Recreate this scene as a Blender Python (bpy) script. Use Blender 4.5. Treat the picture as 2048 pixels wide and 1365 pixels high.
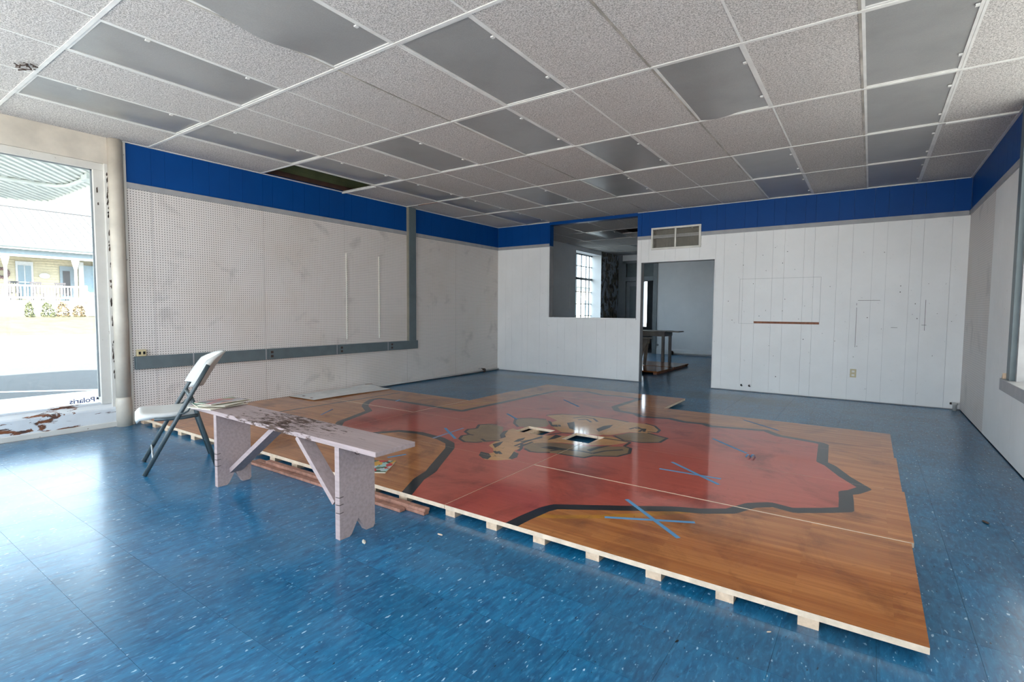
import bpy, bmesh, math, random
from mathutils import Vector, Matrix
from mathutils.geometry import delaunay_2d_cdt
for o in list(bpy.data.objects): bpy.data.objects.remove(o)
S = bpy.context.scene
C = S.collection
R = math.radians
rnd = random.Random(7)

# ------------------------------------------------------------------ camera
F_PX = 1029.56
yaw, pitch, roll = 0.60758739, -0.0581052, 0.0070908
CAM = Vector((6.3213, 0.0, 1.2170))
d = Vector((-math.sin(yaw)*math.cos(pitch), math.cos(yaw)*math.cos(pitch), math.sin(pitch)))
r = Vector((math.cos(yaw), math.sin(yaw), 0)); u = r.cross(d)
r2 = r*math.cos(roll) + u*math.sin(roll); u2 = -r*math.sin(roll) + u*math.cos(roll)
cam = bpy.data.cameras.new('camera'); cam.sensor_fit = 'HORIZONTAL'; cam.sensor_width = 36
cam.lens = 36*F_PX/2048; cam.clip_start = 0.05; cam.clip_end = 300
camo = bpy.data.objects.new('camera', cam); C.objects.link(camo)
m = Matrix((r2, u2, -d)).transposed().to_4x4(); m.translation = CAM; camo.matrix_world = m
S.camera = camo
def in_view(p, margin=30):
    q = Vector(p) - CAM; w = q.dot(d)
    if w < 0.05: return None
    x = 1024 + F_PX*q.dot(r2)/w; y = 682.5 - F_PX*q.dot(u2)/w
    return (x, y) if -margin < x < 2048+margin and -margin < y < 1365+margin else None

# ------------------------------------------------------------------ world, sun, exposure
S.view_settings.view_transform = 'Standard'; S.view_settings.look = 'None'
S.view_settings.gamma = 1; S.view_settings.use_curve_mapping = False
S.view_settings.exposure = 1.5
W = bpy.data.worlds.new('sky'); S.world = W; W.use_nodes = True
bg = W.node_tree.nodes['Background']; bg.inputs[0].default_value = (0.74, 0.87, 1.0, 1); bg.inputs[1].default_value = 2.5
sun = bpy.data.lights.new('sun_offscreen', 'SUN'); sun.energy = 20; sun.angle = R(0.53); sun.color = (1.0, 0.95, 0.87)
so = bpy.data.objects.new('sun_offscreen', sun); C.objects.link(so)
so.rotation_euler = Vector((-0.72, 0.32, -0.62)).to_track_quat('-Z', 'Y').to_euler()
cy = S.cycles
cy.use_denoising = True; cy.diffuse_bounces = 8; cy.max_bounces = 14; cy.transparent_max_bounces = 12
cy.sample_clamp_indirect = 12; cy.caustics_reflective = False; cy.caustics_refractive = False

# ------------------------------------------------------------------ materials
class NT:
    def __init__(s, name):
        s.m = bpy.data.materials.new(name); s.m.use_nodes = True; s.t = s.m.node_tree
        s.p = s.t.nodes['Principled BSDF']; s.out = s.t.nodes['Material Output']
    def n(s, typ, inp=None, **attr):
        k = s.t.nodes.new('ShaderNode'+typ)
        for a, v in attr.items(): setattr(k, a, v)
        for a, v in (inp or {}).items(): s.set(k.inputs[a], v)
        return k
    def set(s, sock, v):
        if isinstance(v, bpy.types.NodeSocket): s.t.links.new(v, sock)
        elif isinstance(v, bpy.types.Node): s.t.links.new(v.outputs[0], sock)
        else:
            if hasattr(sock, 'default_value') and sock.type == 'RGBA' and len(v) == 3: v = (*v, 1)
            sock.default_value = v
    def pos(s, scale=(1, 1, 1), obj=False):
        g = s.n('TexCoord').outputs['Object'] if obj else s.n('NewGeometry').outputs['Position']
        return s.n('VectorMath', {0: g, 1: scale}, operation='MULTIPLY').outputs[0]
    def math(s, op, a, b=0.0, clamp=False): return s.n('Math', {0: a, 1: b}, operation=op, use_clamp=clamp).outputs[0]
    def noise(s, vec, scale, detail=3, rough=0.55, dist=0.0):
        return s.n('TexNoise', {'Vector': vec, 'Scale': scale, 'Detail': detail, 'Roughness': rough, 'Distortion': dist}).outputs[0]
    def ramp(s, v, a, b, lo=0.0, hi=1.0):
        return s.n('MapRange', {0: v, 1: a, 2: b, 3: lo, 4: hi}).outputs[0]
    def mix(s, f, a, b, blend='MIX'):
        k = s.n('Mix', data_type='RGBA', blend_type=blend); s.set(k.inputs[0], f); s.set(k.inputs[6], a); s.set(k.inputs[7], b)
        return k.outputs[2]
    def bump(s, h, strength=0.3, dist=0.01):
        b = s.n('Bump', {'Height': h, 'Strength': strength, 'Distance': dist}); s.t.links.new(b.outputs[0], s.p.inputs['Normal'])
    def base(s, col=None, rough=None, spec=None, metal=None):
        for k, v in (('Base Color', col), ('Roughness', rough), ('Specular IOR Level', spec), ('Metallic', metal)):
            if v is not None: s.set(s.p.inputs[k], v)
        return s.m
def two_lobe(t, rough2, fac):
    """a soft haze lobe beside the clear reflection, as on worn wax or varnish"""
    q = t.t.nodes.new('ShaderNodeBsdfPrincipled')
    for l in list(t.t.links):
        if l.to_node == t.p: t.t.links.new(l.from_socket, q.inputs[l.to_socket.name])
    for l in list(q.inputs['Roughness'].links): t.t.links.remove(l)
    q.inputs['Roughness'].default_value = rough2; q.inputs['Specular IOR Level'].default_value = t.p.inputs['Specular IOR Level'].default_value
    mx = t.n('MixShader', {0: fac, 1: t.p.outputs[0], 2: q.outputs[0]}); t.t.links.new(mx.outputs[0], t.out.inputs[0]); return t.m
def plain(name, col, rough=0.5, spec=0.5, metal=0.0, var=0.12, scale=8, obj=False, bump=0.0, bscale=60):
    t = NT(name); v = t.pos(obj=obj)
    n = t.noise(v, scale, 4)
    f = t.ramp(n, 0.3, 0.7, 1-var, 1+var*0.6)
    c = t.mix(1.0, col, f, 'MULTIPLY')
    if bump: t.bump(t.noise(v, bscale, 3), bump, 0.004)
    return t.base(c, rough, spec, metal)

def m_vct():
    t = NT('blue_vinyl_tile'); P = t.n('NewGeometry').outputs['Position']
    cell = t.n('VectorMath', {0: t.n('VectorMath', {0: P, 1: (0.005-0.66*0, -0.05, 0)}, operation='ADD').outputs[0], 1: (0.3048, 0.3048, 1)}, operation='DIVIDE').outputs[0]
    cid = t.n('VectorMath', {0: cell}, operation='FLOOR').outputs[0]
    wn = t.n('TexWhiteNoise', {'Vector': cid}, noise_dimensions='2D').outputs[0]
    off = t.n('VectorMath', {0: cid, 1: (3.17, 1.31, 0)}, operation='MULTIPLY').outputs[0]
    v = t.n('VectorMath', {0: P, 1: off}, operation='ADD').outputs[0]
    vs = t.n('VectorMath', {0: v, 1: (34, 9, 1)}, operation='MULTIPLY').outputs[0]
    vf = t.n('VectorMath', {0: v, 1: (120, 44, 1)}, operation='MULTIPLY').outputs[0]
    marb = t.noise(vs, 1.0, 5, 0.65, 0.6)
    c = t.mix(t.ramp(marb, 0.30, 0.70), (0.0025, 0.055, 0.134), (0.008, 0.145, 0.285))
    c = t.mix(t.ramp(t.noise(vs, 2.2, 3), 0.55, 0.75, 0, 0.8), c, (0.05, 0.23, 0.40))
    wh = t.noise(vf, 0.55, 2, 0.5)
    c = t.mix(t.ramp(wh, 0.675, 0.715), c, (0.34, 0.50, 0.62))
    dk = t.noise(t.n('VectorMath', {0: vf, 1: (31, 17, 3)}, operation='ADD').outputs[0], 0.7, 2, 0.5)
    c = t.mix(t.ramp(dk, 0.70, 0.75), c, (0.002, 0.010, 0.03))
    tint = t.ramp(wn, 0, 1, 0.86, 1.12)
    c = t.mix(1.0, c, tint, 'MULTIPLY')
    wear = t.noise(P, 0.9, 6, 0.62)
    c = t.mix(t.ramp(wear, 0.46, 0.78, 0, 0.38), c, (0.13, 0.23, 0.31))
    scr = t.noise(t.n('VectorMath', {0: P, 1: (22, 7, 1)}, operation='MULTIPLY').outputs[0], 1.0, 7, 0.78, 0.5)
    c = t.mix(t.ramp(scr, 0.56, 0.75, 0, 0.45), c, (0.004, 0.03, 0.08))
    # old grease stains on the tiles by the back wall and the door
    for (sx, sy, kx, ky) in ((4.75, 7.75, 1.0, 2.0), (1.2, 7.9, 1.2, 2.6)):
        dlt = t.n('VectorMath', {0: P, 1: (sx, sy, 0)}, operation='SUBTRACT').outputs[0]
        ln = t.n('VectorMath', {0: t.n('VectorMath', {0: dlt, 1: (kx, ky, 0)}, operation='MULTIPLY').outputs[0]}, operation='LENGTH').outputs['Value']
        ln = t.math('ADD', ln, t.ramp(t.noise(P, 2.3, 4), 0.2, 0.8, -0.35, 0.35))
        c = t.mix(t.ramp(ln, 0.35, 1.0, 0.6, 0.0), c, (0.022, 0.034, 0.040))
    ro = t.ramp(t.noise(P, 2.2, 6, 0.6), 0.3, 0.7, 0.13, 0.27)
    t.bump(t.math('ADD', t.noise(P, 5.5, 3), t.math('MULTIPLY', scr, 0.22)), 0.12, 0.01)
    t.base(c, ro, 0.75); return two_lobe(t, 0.32, 0.45)

def m_wood(name, c1, c2, stain, strip=0.85, rough=(0.05, 0.12), scuff=(0.03, 0.008, 0.004), amt=0.55):
    t = NT(name); P = t.n('NewGeometry').outputs['Position']
    br = t.n('TexBrick', {'Vector': P, 'Color1': (*c1, 1), 'Color2': (*c2, 1), 'Mortar': (*[q*0.55 for q in c1], 1), 'Scale': 1.0,
             'Mortar Size': 0.0004, 'Mortar Smooth': 0.0, 'Bias': 0.0, 'Brick Width': 0.92, 'Row Height': 0.038}, offset=0.37, offset_frequency=2, squash=1.0)
    g = t.noise(t.n('VectorMath', {0: P, 1: (2.2, 46, 1)}, operation='MULTIPLY').outputs[0], 1.0, 6, 0.6, 0.3)
    c = t.mix(t.ramp(g, 0.30, 0.72, 0, 0.5*strip), br.outputs[0], stain)
    blot = t.noise(P, 1.7, 7, 0.66, 0.8)
    c = t.mix(t.ramp(blot, 0.50, 0.66, 0, amt), c, scuff)
    sw = t.noise(t.n('VectorMath', {0: P, 1: (6.5, 10, 1)}, operation='MULTIPLY').outputs[0], 1.0, 5, 0.7, 2.2)
    c = t.mix(t.ramp(sw, 0.635, 0.68, 0, 0.5), c, scuff)
    ro = t.ramp(t.noise(P, 3.1, 5), 0.3, 0.7, *rough)
    t.bump(t.math('ADD', t.math('MULTIPLY', g, 0.4), t.noise(P, 1.3, 2)), 0.012, 0.01)
    t.base(c, ro, 0.8); return two_lobe(t, 0.29, 0.33)

def m_pegboard(name='white_pegboard', hc=(0.085, 0.072, 0.064)):
    t = NT(name); P = t.n('NewGeometry').outputs['Position']
    v = t.n('VectorMath', {0: P, 1: (0, 1/0.0254, 1/0.0254)}, operation='MULTIPLY').outputs[0]
    v = t.n('VectorMath', {0: v}, operation='FRACTION').outputs[0]
    v = t.n('VectorMath', {0: v, 1: (0, 0.5, 0.5)}, operation='SUBTRACT').outputs[0]
    v = t.n('VectorMath', {0: v, 1: (0, 1, 1)}, operation='MULTIPLY').outputs[0]
    ln = t.n('VectorMath', {0: v}, operation='LENGTH').outputs['Value']
    hole = t.ramp(ln, 0.165, 0.20, 1.0, 0.0)
    n = t.noise(P, 1.1, 6, 0.6)
    c = t.mix(t.ramp(n, 0.50, 0.75, 0, 0.35), (0.70, 0.645, 0.605), (0.56, 0.46, 0.36))
    rub = t.noise(P, 2.6, 5, 0.6, 0.5)
    c = t.mix(t.ramp(rub, 0.57, 0.70, 0, 0.35), c, (0.30, 0.28, 0.27))
    c = t.mix(hole, c, hc)
    t.bump(t.math('SUBTRACT', 1.0, hole), 0.5, 0.004)
    return t.base(c, 0.55, 0.3)

def m_tile(name='acoustic_tile', a=(0.64, 0.605, 0.58), b=(0.29, 0.272, 0.26)):
    t = NT(name); P = t.n('NewGeometry').outputs['Position']
    n1 = t.noise(P, 105, 4, 0.62, 0.9); n2 = t.noise(P, 210, 2, 0.5)
    f = t.math('ADD', t.math('MULTIPLY', n1, 0.65), t.math('MULTIPLY', n2, 0.35))
    fis = t.ramp(f, 0.44, 0.53)
    c = t.mix(fis, b, a)
    c = t.mix(t.ramp(t.noise(P, 0.8, 5), 0.5, 0.8, 0, 0.25), c, (0.36, 0.31, 0.26))
    t.bump(fis, 0.6, 0.003)
    return t.base(c, 0.85, 0.2)

def m_panel(name, a, b, rough=0.5, dirt=(0.22, 0.20, 0.17), da=0.35, spec=0.4):
    t = NT(name); P = t.n('NewGeometry').outputs['Position']
    n = t.noise(P, 1.4, 6, 0.6)
    c = t.mix(t.ramp(n, 0.35, 0.7), a, b)
    sp = t.noise(P, 26, 3, 0.6, 0.8)
    c = t.mix(t.ramp(sp, 0.70, 0.74, 0, da), c, dirt)
    t.bump(t.noise(P, 160, 2), 0.08, 0.002)
    return t.base(c, rough, spec)

def m_peel(name, paint, under, under2, thr=0.56, stretch=(5, 5, 16), da=0.03):
    t = NT(name); P = t.pos(stretch)
    n = t.noise(P, 1.0, 7, 0.68, 0.6)
    e = t.ramp(n, thr, thr+0.012)
    un = t.mix(t.ramp(t.noise(P, 2.3, 5), 0.4, 0.6), under, under2)
    p = t.mix(t.ramp(t.noise(t.pos(), 5, 5), 0.4, 0.75, 0, 0.4), paint, [q*0.72 for q in paint])
    t.bump(t.math('SUBTRACT', 1.0, e), 0.5, 0.004)
    return t.base(t.mix(e, p, un), 0.6, 0.3)

def m_diffuser(name, col, rough=0.30):
    t = NT(name); P = t.n('NewGeometry').outputs['Position']
    c = t.mix(t.ramp(t.noise(P, 2.4, 6, 0.6), 0.45, 0.75, 0, 0.45), col, [q*0.55 for q in col])
    c = t.mix(t.ramp(t.noise(P, 130, 2), 0.4, 0.6, 0, 0.18), c, [q*0.6 for q in col])
    t.bump(t.noise(P, 260, 1), 0.12, 0.001)
    return t.base(c, rough, 0.5)

def m_glass(name, haze=0.006, tint=(0.97, 1.0, 0.99)):
    t = NT(name); nt = t.t
    fr = t.math('ADD', 0.02, t.math('MULTIPLY', t.math('POWER', t.n('LayerWeight', {'Blend': 0.5}).outputs['Facing'], 5.0), 0.6))
    tr = t.n('BsdfTransparent', {'Color': (*tint, 1)}); gl = t.n('BsdfGlossy', {'Roughness': 0.02}); df = t.n('BsdfDiffuse', {'Color': (0.8, 0.82, 0.85, 1)})
    a = t.n('MixShader', {0: haze, 1: tr.outputs[0], 2: df.outputs[0]}); b = t.n('MixShader', {0: fr, 1: a.outputs[0], 2: gl.outputs[0]})
    nt.links.new(b.outputs[0], t.out.inputs[0]); return t.m

def m_frosted(name, tr=0.13):
    t = NT(name)
    a = t.n('BsdfTranslucent', {'Color': (tr, tr*1.03, tr*0.99, 1)}); b = t.n('BsdfDiffuse', {'Color': (0.55, 0.58, 0.55, 1)}); m_ = t.n('AddShader', {0: a.outputs[0], 1: b.outputs[0]})
    t.t.links.new(m_.outputs[0], t.out.inputs[0]); return t.m

def m_worn(name, paint, wood, obj_axis=(1, 1, 1), thr=0.60, edge=None):
    t = NT(name); P = t.pos((3.0, 14, 14), obj=True); Q = t.pos(obj=True)
    n = t.noise(P, 3.4, 8, 0.74, 0.3)
    x = t.n('SeparateXYZ', {0: Q}).outputs[0]
    if edge: bias = t.ramp(t.math('ABSOLUTE', t.math('SUBTRACT', x, edge[0])), 0.0, edge[1], 0.085, -0.10)
    else: bias = 0.0
    f = t.ramp(t.math('ADD', n, bias), thr, thr+0.035)
    p = t.mix(t.ramp(t.noise(t.pos((2, 40, 40), obj=True), 1.5, 5), 0.35, 0.7, 0, 0.55), paint, [q*0.62 for q in paint])
    t.bump(t.math('SUBTRACT', t.noise(P, 3, 5), f), 0.35, 0.004)
    return t.base(t.mix(f, p, wood), 0.62, 0.25)

def m_cover(name, cols, scale=(9, 7, 1), seed=0.0):
    t = NT(name); P = t.n('VectorMath', {0: t.pos(scale, obj=True), 1: (seed, seed*1.7, 0)}, operation='ADD').outputs[0]
    vo = t.n('TexVoronoi', {'Vector': P, 'Scale': 1.0, 'Randomness': 1.0}, distance='MANHATTAN')
    rp = t.n('ValToRGB', {0: t.n('SeparateColor', {0: vo.outputs['Color']}).outputs[0]}); e = rp.color_ramp; e.interpolation = 'CONSTANT'
    while len(e.elements) < len(cols): e.elements.new(0.5)
    for i, c in enumerate(cols): e.elements[i].position = i/len(cols); e.elements[i].color = (*c, 1)
    return t.base(rp.outputs[0], 0.25, 0.5)

M = dict(
 vct=m_vct(), peg=m_pegboard(), peg2=m_pegboard('painted_over_pegboard', (0.42, 0.40, 0.385)), tile=m_tile(),
 subfloor=plain('dark_adhesive', (0.006, 0.016, 0.03), 0.8),
 white=m_panel('white_painted_panelling', (0.84, 0.825, 0.80), (0.77, 0.755, 0.73)),
 white2=m_panel('white_painted_plaster', (0.80, 0.81, 0.82), (0.72, 0.735, 0.75)),
 greyd=plain('grey_painted_joinery', (0.20, 0.225, 0.24), 0.45),
 blue=m_panel('royal_blue_panelling', (0.001, 0.055, 0.235), (0.001, 0.047, 0.205), 0.42, (0.01, 0.06, 0.2), 0.15, 0.15),
 groove=plain('dark_groove', (0.34, 0.33, 0.32), 0.8), groove_b=plain('dark_blue_groove', (0.0, 0.012, 0.08), 0.7),
 trim=plain('grey_trim_paint', (0.33, 0.325, 0.33), 0.5), raceway=plain('slate_grey_metal', (0.105, 0.135, 0.145), 0.42, 0.5, 0.0),
 tee=plain('white_grid_metal', (0.66, 0.645, 0.62), 0.35), tee_old=plain('tarnished_grid_metal', (0.40, 0.365, 0.32), 0.45, var=0.5, scale=3),
 dif=m_diffuser('grey_acrylic', (0.285, 0.28, 0.272)),
 plenum=plain('green_plenum_paint', (0.10, 0.12, 0.055), 0.8, var=0.4, scale=2), plank_dark=plain('dark_brown_timber', (0.045, 0.018, 0.010), 0.8, var=0.5),
 cream=plain('cream_paint', (0.56, 0.50, 0.42), 0.4, var=0.18, scale=4, bump=0.05), creamp=m_peel('cream_paint_flaking', (0.60, 0.57, 0.52), (0.05, 0.03, 0.02), (0.15, 0.07, 0.04), 0.64, (9, 9, 4)),
 sill=m_peel('white_sill_paint_peeling', (0.66, 0.67, 0.68), (0.22, 0.075, 0.03), (0.06, 0.04, 0.035), 0.565, (3.0, 3.0, 15)),
 mould=m_peel('mouldy_plaster', (0.36, 0.40, 0.45), (0.04, 0.035, 0.025), (0.24, 0.21, 0.16), 0.47, (4.2, 4.2, 3.2)),
 glass=m_glass('window_glass'), frosted=m_frosted('frosted_glass'), ridge=plain('dark_ridge', (0.02, 0.02, 0.022), 0.6), vinyl=plain('navy_vinyl', (0.012, 0.02, 0.13), 0.4),
 wood=m_wood('amber_varnished_maple', (0.52, 0.205, 0.060), (0.37, 0.125, 0.032), (0.21, 0.062, 0.014), strip=1.3, amt=0.60, scuff=(0.10, 0.028, 0.008)),
 red=m_wood('red_court_paint', (0.42, 0.080, 0.054), (0.385, 0.070, 0.047), (0.28, 0.048, 0.032), 0.6, scuff=(0.12, 0.018, 0.014), amt=0.65),
 black=m_wood('black_court_paint', (0.010, 0.012, 0.016), (0.013, 0.015, 0.019), (0.02, 0.022, 0.025), 0.4, amt=0.1),
 yellow=m_wood('yellow_court_paint', (0.46, 0.20, 0.022), (0.40, 0.17, 0.018), (0.33, 0.13, 0.015), 0.5),
 tan=m_wood('tan_court_paint', (0.52, 0.27, 0.105), (0.46, 0.23, 0.09), (0.36, 0.17, 0.06), 0.5, amt=0.25),
 olive=m_wood('olive_court_paint', (0.22, 0.135, 0.062), (0.20, 0.12, 0.055), (0.15, 0.09, 0.042), 0.5, amt=0.25),
 raw=plain('raw_maple', (0.64, 0.50, 0.365), 0.6, var=0.18, scale=22), raw2=plain('raw_pine', (0.58, 0.42, 0.29), 0.65, var=0.25, scale=30),
 plywood=plain('brown_hardboard', (0.20, 0.085, 0.03), 0.7, var=0.3, scale=20),
 redwood=plain('weathered_reddish_board', (0.33, 0.155, 0.105), 0.7, var=0.4, scale=25), whiteboard=plain('white_hardboard', (0.76, 0.76, 0.74), 0.4, var=0.15, scale=9),
 tape=plain('blue_masking_tape', (0.085, 0.24, 0.42), 0.6), tape_old=plain('faded_masking_tape', (0.16, 0.19, 0.29), 0.6), 
 benchtop=m_worn('worn_lilac_paint_top', (0.36, 0.275, 0.265), (0.055, 0.028, 0.018), edge=(0.05, 0.75), thr=0.535), bench=m_worn('lilac_grey_paint', (0.36, 0.275, 0.265), (0.13, 0.07, 0.045), thr=0.66),
 nail=plain('rusty_nail', (0.03, 0.018, 0.015), 0.6),
 plastic=plain('white_moulded_plastic', (0.56, 0.55, 0.52), 0.35, var=0.06), steel=plain('grey_green_enamel_steel', (0.045, 0.062, 0.068), 0.35), rung=plain('bare_steel', (0.5, 0.52, 0.54), 0.3, metal=0.9),
 page=plain('cream_paper', (0.58, 0.53, 0.43), 0.7), 
 cov1=m_cover('grey_red_print', [(0.15, 0.13, 0.13), (0.42, 0.05, 0.04), (0.30, 0.27, 0.28), (0.10, 0.24, 0.12), (0.19, 0.15, 0.15), (0.36, 0.33, 0.34)], (17, 13, 1)),
 cov2=m_cover('bright_print', [(0.50, 0.03, 0.03), (0.35, 0.55, 0.52), (0.03, 0.10, 0.04), (0.6, 0.3, 0.05), (0.5, 0.55, 0.55), (0.10, 0.16, 0.10)], (24, 17, 1), 3.1),
 cov3=m_cover('green_print', [(0.10, 0.22, 0.13), (0.30, 0.34, 0.26), (0.45, 0.06, 0.05), (0.5, 0.46, 0.38)], (8, 10, 1), 6.2),
 ivory=plain('ivory_plastic', (0.52, 0.43, 0.25), 0.4), duct=plain('dusty_duct_metal', (0.22, 0.20, 0.17), 0.7), hole=plain('black_plastic', (0.004, 0.004, 0.004), 0.9), brownslot=plain('bare_brown_panel', (0.25, 0.095, 0.045), 0.7, var=0.3, scale=30),
 pipe=plain('painted_pipe', (0.5, 0.48, 0.45), 0.5), rust=plain('rusted_iron', (0.05, 0.03, 0.022), 0.7),
 vent=plain('cream_vent_enamel', (0.70, 0.67, 0.60), 0.4), tablewood=plain('grey_table_wood', (0.34, 0.315, 0.28), 0.55, obj=True, var=0.2), grille=plain('tarnished_grille', (0.22, 0.20, 0.155), 0.5), 
 concrete=plain('pale_concrete', (0.45, 0.435, 0.41), 0.85, var=0.15, scale=1.2), asphalt=plain('asphalt', (0.034, 0.036, 0.040), 0.9, var=0.3, scale=14), road=plain('worn_road', (0.13, 0.125, 0.115), 0.9, var=0.25, scale=3),
 grass=plain('dry_grass', (0.075, 0.066, 0.026), 0.95, var=0.4, scale=1.5), stripe=plain('white_road_paint', (0.55, 0.56, 0.57), 0.8),
 siding=plain('yellow_siding', (0.52, 0.455, 0.315), 0.7), hwhite=plain('white_house_paint', (0.52, 0.53, 0.55), 0.6, obj=True), roof=plain('pale_metal_roof', (0.20, 0.20, 0.205), 0.5), hblue=plain('pale_blue_trim', (0.20, 0.25, 0.29), 0.6), pane=plain('curtained_pane', (0.13, 0.19, 0.23), 0.15),
 canopy=plain('white_canopy_metal', (0.78, 0.78, 0.74), 0.45), batten=plain('canopy_batten', (0.55, 0.57, 0.56), 0.5), leaf=plain('dusty_leaves', (0.07, 0.08, 0.03), 0.8, var=0.5, scale=6), leaf2=plain('bronze_leaves', (0.12, 0.08, 0.035), 0.8, var=0.5, scale=6),
 twig=plain('bare_twig', (0.20, 0.16, 0.14), 0.9), darkchair=plain('dark_rocker_paint', (0.03, 0.025, 0.03), 0.5), brick=plain('red_planter', (0.45, 0.13, 0.07), 0.8), wreath=plain('twig_wreath', (0.16, 0.10, 0.10), 0.9, var=0.6, scale=40),
 far=plain('pale_stucco', (0.6, 0.58, 0.52), 0.8), roofing=plain('roof_slab', (0.3, 0.3, 0.3), 0.9), brickwall=plain('exterior_wall', (0.45, 0.42, 0.40), 0.9))

# ------------------------------------------------------------------ mesh helpers
def mesh_obj(name, bm, mat, parent=None, smooth=False, bevel=0):
    me = bpy.data.meshes.new(name)
    bmesh.ops.recalc_face_normals(bm, faces=bm.faces)
    bm.to_mesh(me); bm.free()
    for mm in (mat if isinstance(mat, (list, tuple)) else [mat]): me.materials.append(M[mm] if isinstance(mm, str) else mm)
    if smooth: me.polygons.foreach_set('use_smooth', [True]*len(me.polygons))
    o = bpy.data.objects.new(name, me); C.objects.link(o)
    if parent: o.parent = parent
    if bevel:
        b = o.modifiers.new('bevel', 'BEVEL'); b.width = bevel; b.segments = 2; b.limit_method = 'ANGLE'
    return o
def link_copy(name, me, loc=(0, 0, 0), parent=None, rz=0.0):
    o = bpy.data.objects.new(name, me); C.objects.link(o); o.location = loc; o.rotation_euler = (0, 0, rz)
    if parent: o.parent = parent
    return o
def B(bm, x0, x1, y0, y1, z0, z1, mi=0, mtx=None):
    vs = [bm.verts.new((x, y, z)) for x in (x0, x1) for y in (y0, y1) for z in (z0, z1)]
    for f in ((0, 1, 3, 2), (4, 6, 7, 5), (0, 4, 5, 1), (2, 3, 7, 6), (0, 2, 6, 4), (1, 5, 7, 3)):
        bm.faces.new([vs[i] for i in f]).material_index = mi
    if mtx is not None: bmesh.ops.transform(bm, matrix=mtx, verts=vs)
    return vs
def box(name, x0, x1, y0, y1, z0, z1, mat, parent=None, bevel=0):
    bm = bmesh.new(); B(bm, x0, x1, y0, y1, z0, z1); return mesh_obj(name, bm, mat, parent, bevel=bevel)
def boxes(name, lst, mat, parent=None, bevel=0):
    bm = bmesh.new()
    for b in lst: B(bm, *b)
    return mesh_obj(name, bm, mat, parent, bevel=bevel)
def tube_into(bm, pts, rad, seg=10, closed_ends=True):
    pts = [Vector(p) for p in pts]; rings = []
    up = Vector((0, 0, 1))
    for i, p in enumerate(pts):
        t = (pts[min(i+1, len(pts)-1)] - pts[max(i-1, 0)]).normalized()
        a = t.cross(up if abs(t.z) < 0.95 else Vector((1, 0, 0))).normalized(); b = t.cross(a)
        rr = rad[i] if isinstance(rad, (list, tuple)) else rad
        rings.append([bm.verts.new(p + a*rr*math.cos(k*2*math.pi/seg) + b*rr*math.sin(k*2*math.pi/seg)) for k in range(seg)])
    for A, Bq in zip(rings, rings[1:]):
        for k in range(seg): bm.faces.new((A[k], A[(k+1) % seg], Bq[(k+1) % seg], Bq[k]))
    if closed_ends: bm.faces.new(rings[0][::-1]); bm.faces.new(rings[-1])
def tube(name, pts, rad, mat, parent=None, seg=10):
    bm = bmesh.new(); tube_into(bm, pts, rad, seg); return mesh_obj(name, bm, mat, parent, smooth=True)
def bar_into(bm, p, q, w, t, side=None):
    """rectangular bar from p to q, w wide along 'side' and t thick across"""
    p, q = Vector(p), Vector(q); ax = (q-p).normalized()
    s = Vector(side or (0, 1, 0)); s = (s - ax*s.dot(ax)).normalized(); n = ax.cross(s)
    vs = [bm.verts.new(e + s*a*w/2 + n*b*t/2) for e in (p, q) for a, b in ((-1, -1), (1, -1), (1, 1), (-1, 1))]
    for f in ((0, 1, 2, 3), (7, 6, 5, 4), (0, 4, 5, 1), (1, 5, 6, 2), (2, 6, 7, 3), (3, 7, 4, 0)): bm.faces.new([vs[i] for i in f])
def bar(name, p, q, w, t, mat, parent=None, side=None, bevel=0):
    bm = bmesh.new(); bar_into(bm, p, q, w, t, side); return mesh_obj(name, bm, mat, parent, bevel=bevel)
def prism(name, prof, axis, a0, a1, mat, parent=None, bevel=0):
    """extrude a 2D outline along an axis ('x': outline is (y,z), 'y': (x,z), 'z': (x,y))"""
    bm = bmesh.new()
    def P(p, a): return {'x': (a, p[0], p[1]), 'y': (p[0], a, p[1]), 'z': (p[0], p[1], a)}[axis]
    A = [bm.verts.new(P(p, a0)) for p in prof]; Bv = [bm.verts.new(P(p, a1)) for p in prof]; n = len(prof)
    bm.faces.new(A); bm.faces.new(Bv[::-1])
    for i in range(n): bm.faces.new((A[i], Bv[i], Bv[(i+1) % n], A[(i+1) % n]))
    return mesh_obj(name, bm, mat, parent, bevel=bevel)
def lathe(name, prof, centre, mat, parent=None, seg=24):
    bm = bmesh.new(); rings = []
    for rr, z in prof: rings.append([bm.verts.new((centre[0]+rr*math.cos(k*2*math.pi/seg), centre[1]+rr*math.sin(k*2*math.pi/seg), z)) for k in range(seg)])
    for A, Bq in zip(rings, rings[1:]):
        for k in range(seg): bm.faces.new((A[k], A[(k+1) % seg], Bq[(k+1) % seg], Bq[k]))
    bm.faces.new(rings[0][::-1]); bm.faces.new(rings[-1])
    return mesh_obj(name, bm, mat, parent, smooth=True)
def tag(o, label, cat, group=None):
    o['label'] = label; o['category'] = cat
    if group: o['group'] = group
    return o
def struct(o): o['kind'] = 'structure'; return o
def thing(name, label, cat, loc=(0, 0, 0), rz=0.0, group=None):
    o = bpy.data.objects.new(name, None); o.empty_display_size = 0.1; C.objects.link(o)
    o.location = loc; o.rotation_euler = (0, 0, rz)
    return tag(o, label, cat, group)
def copy_tree(o, parent=None):
    c = o.copy(); C.objects.link(c); c.parent = parent
    for k in list(o.children): copy_tree(k, c)
    return c
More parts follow.
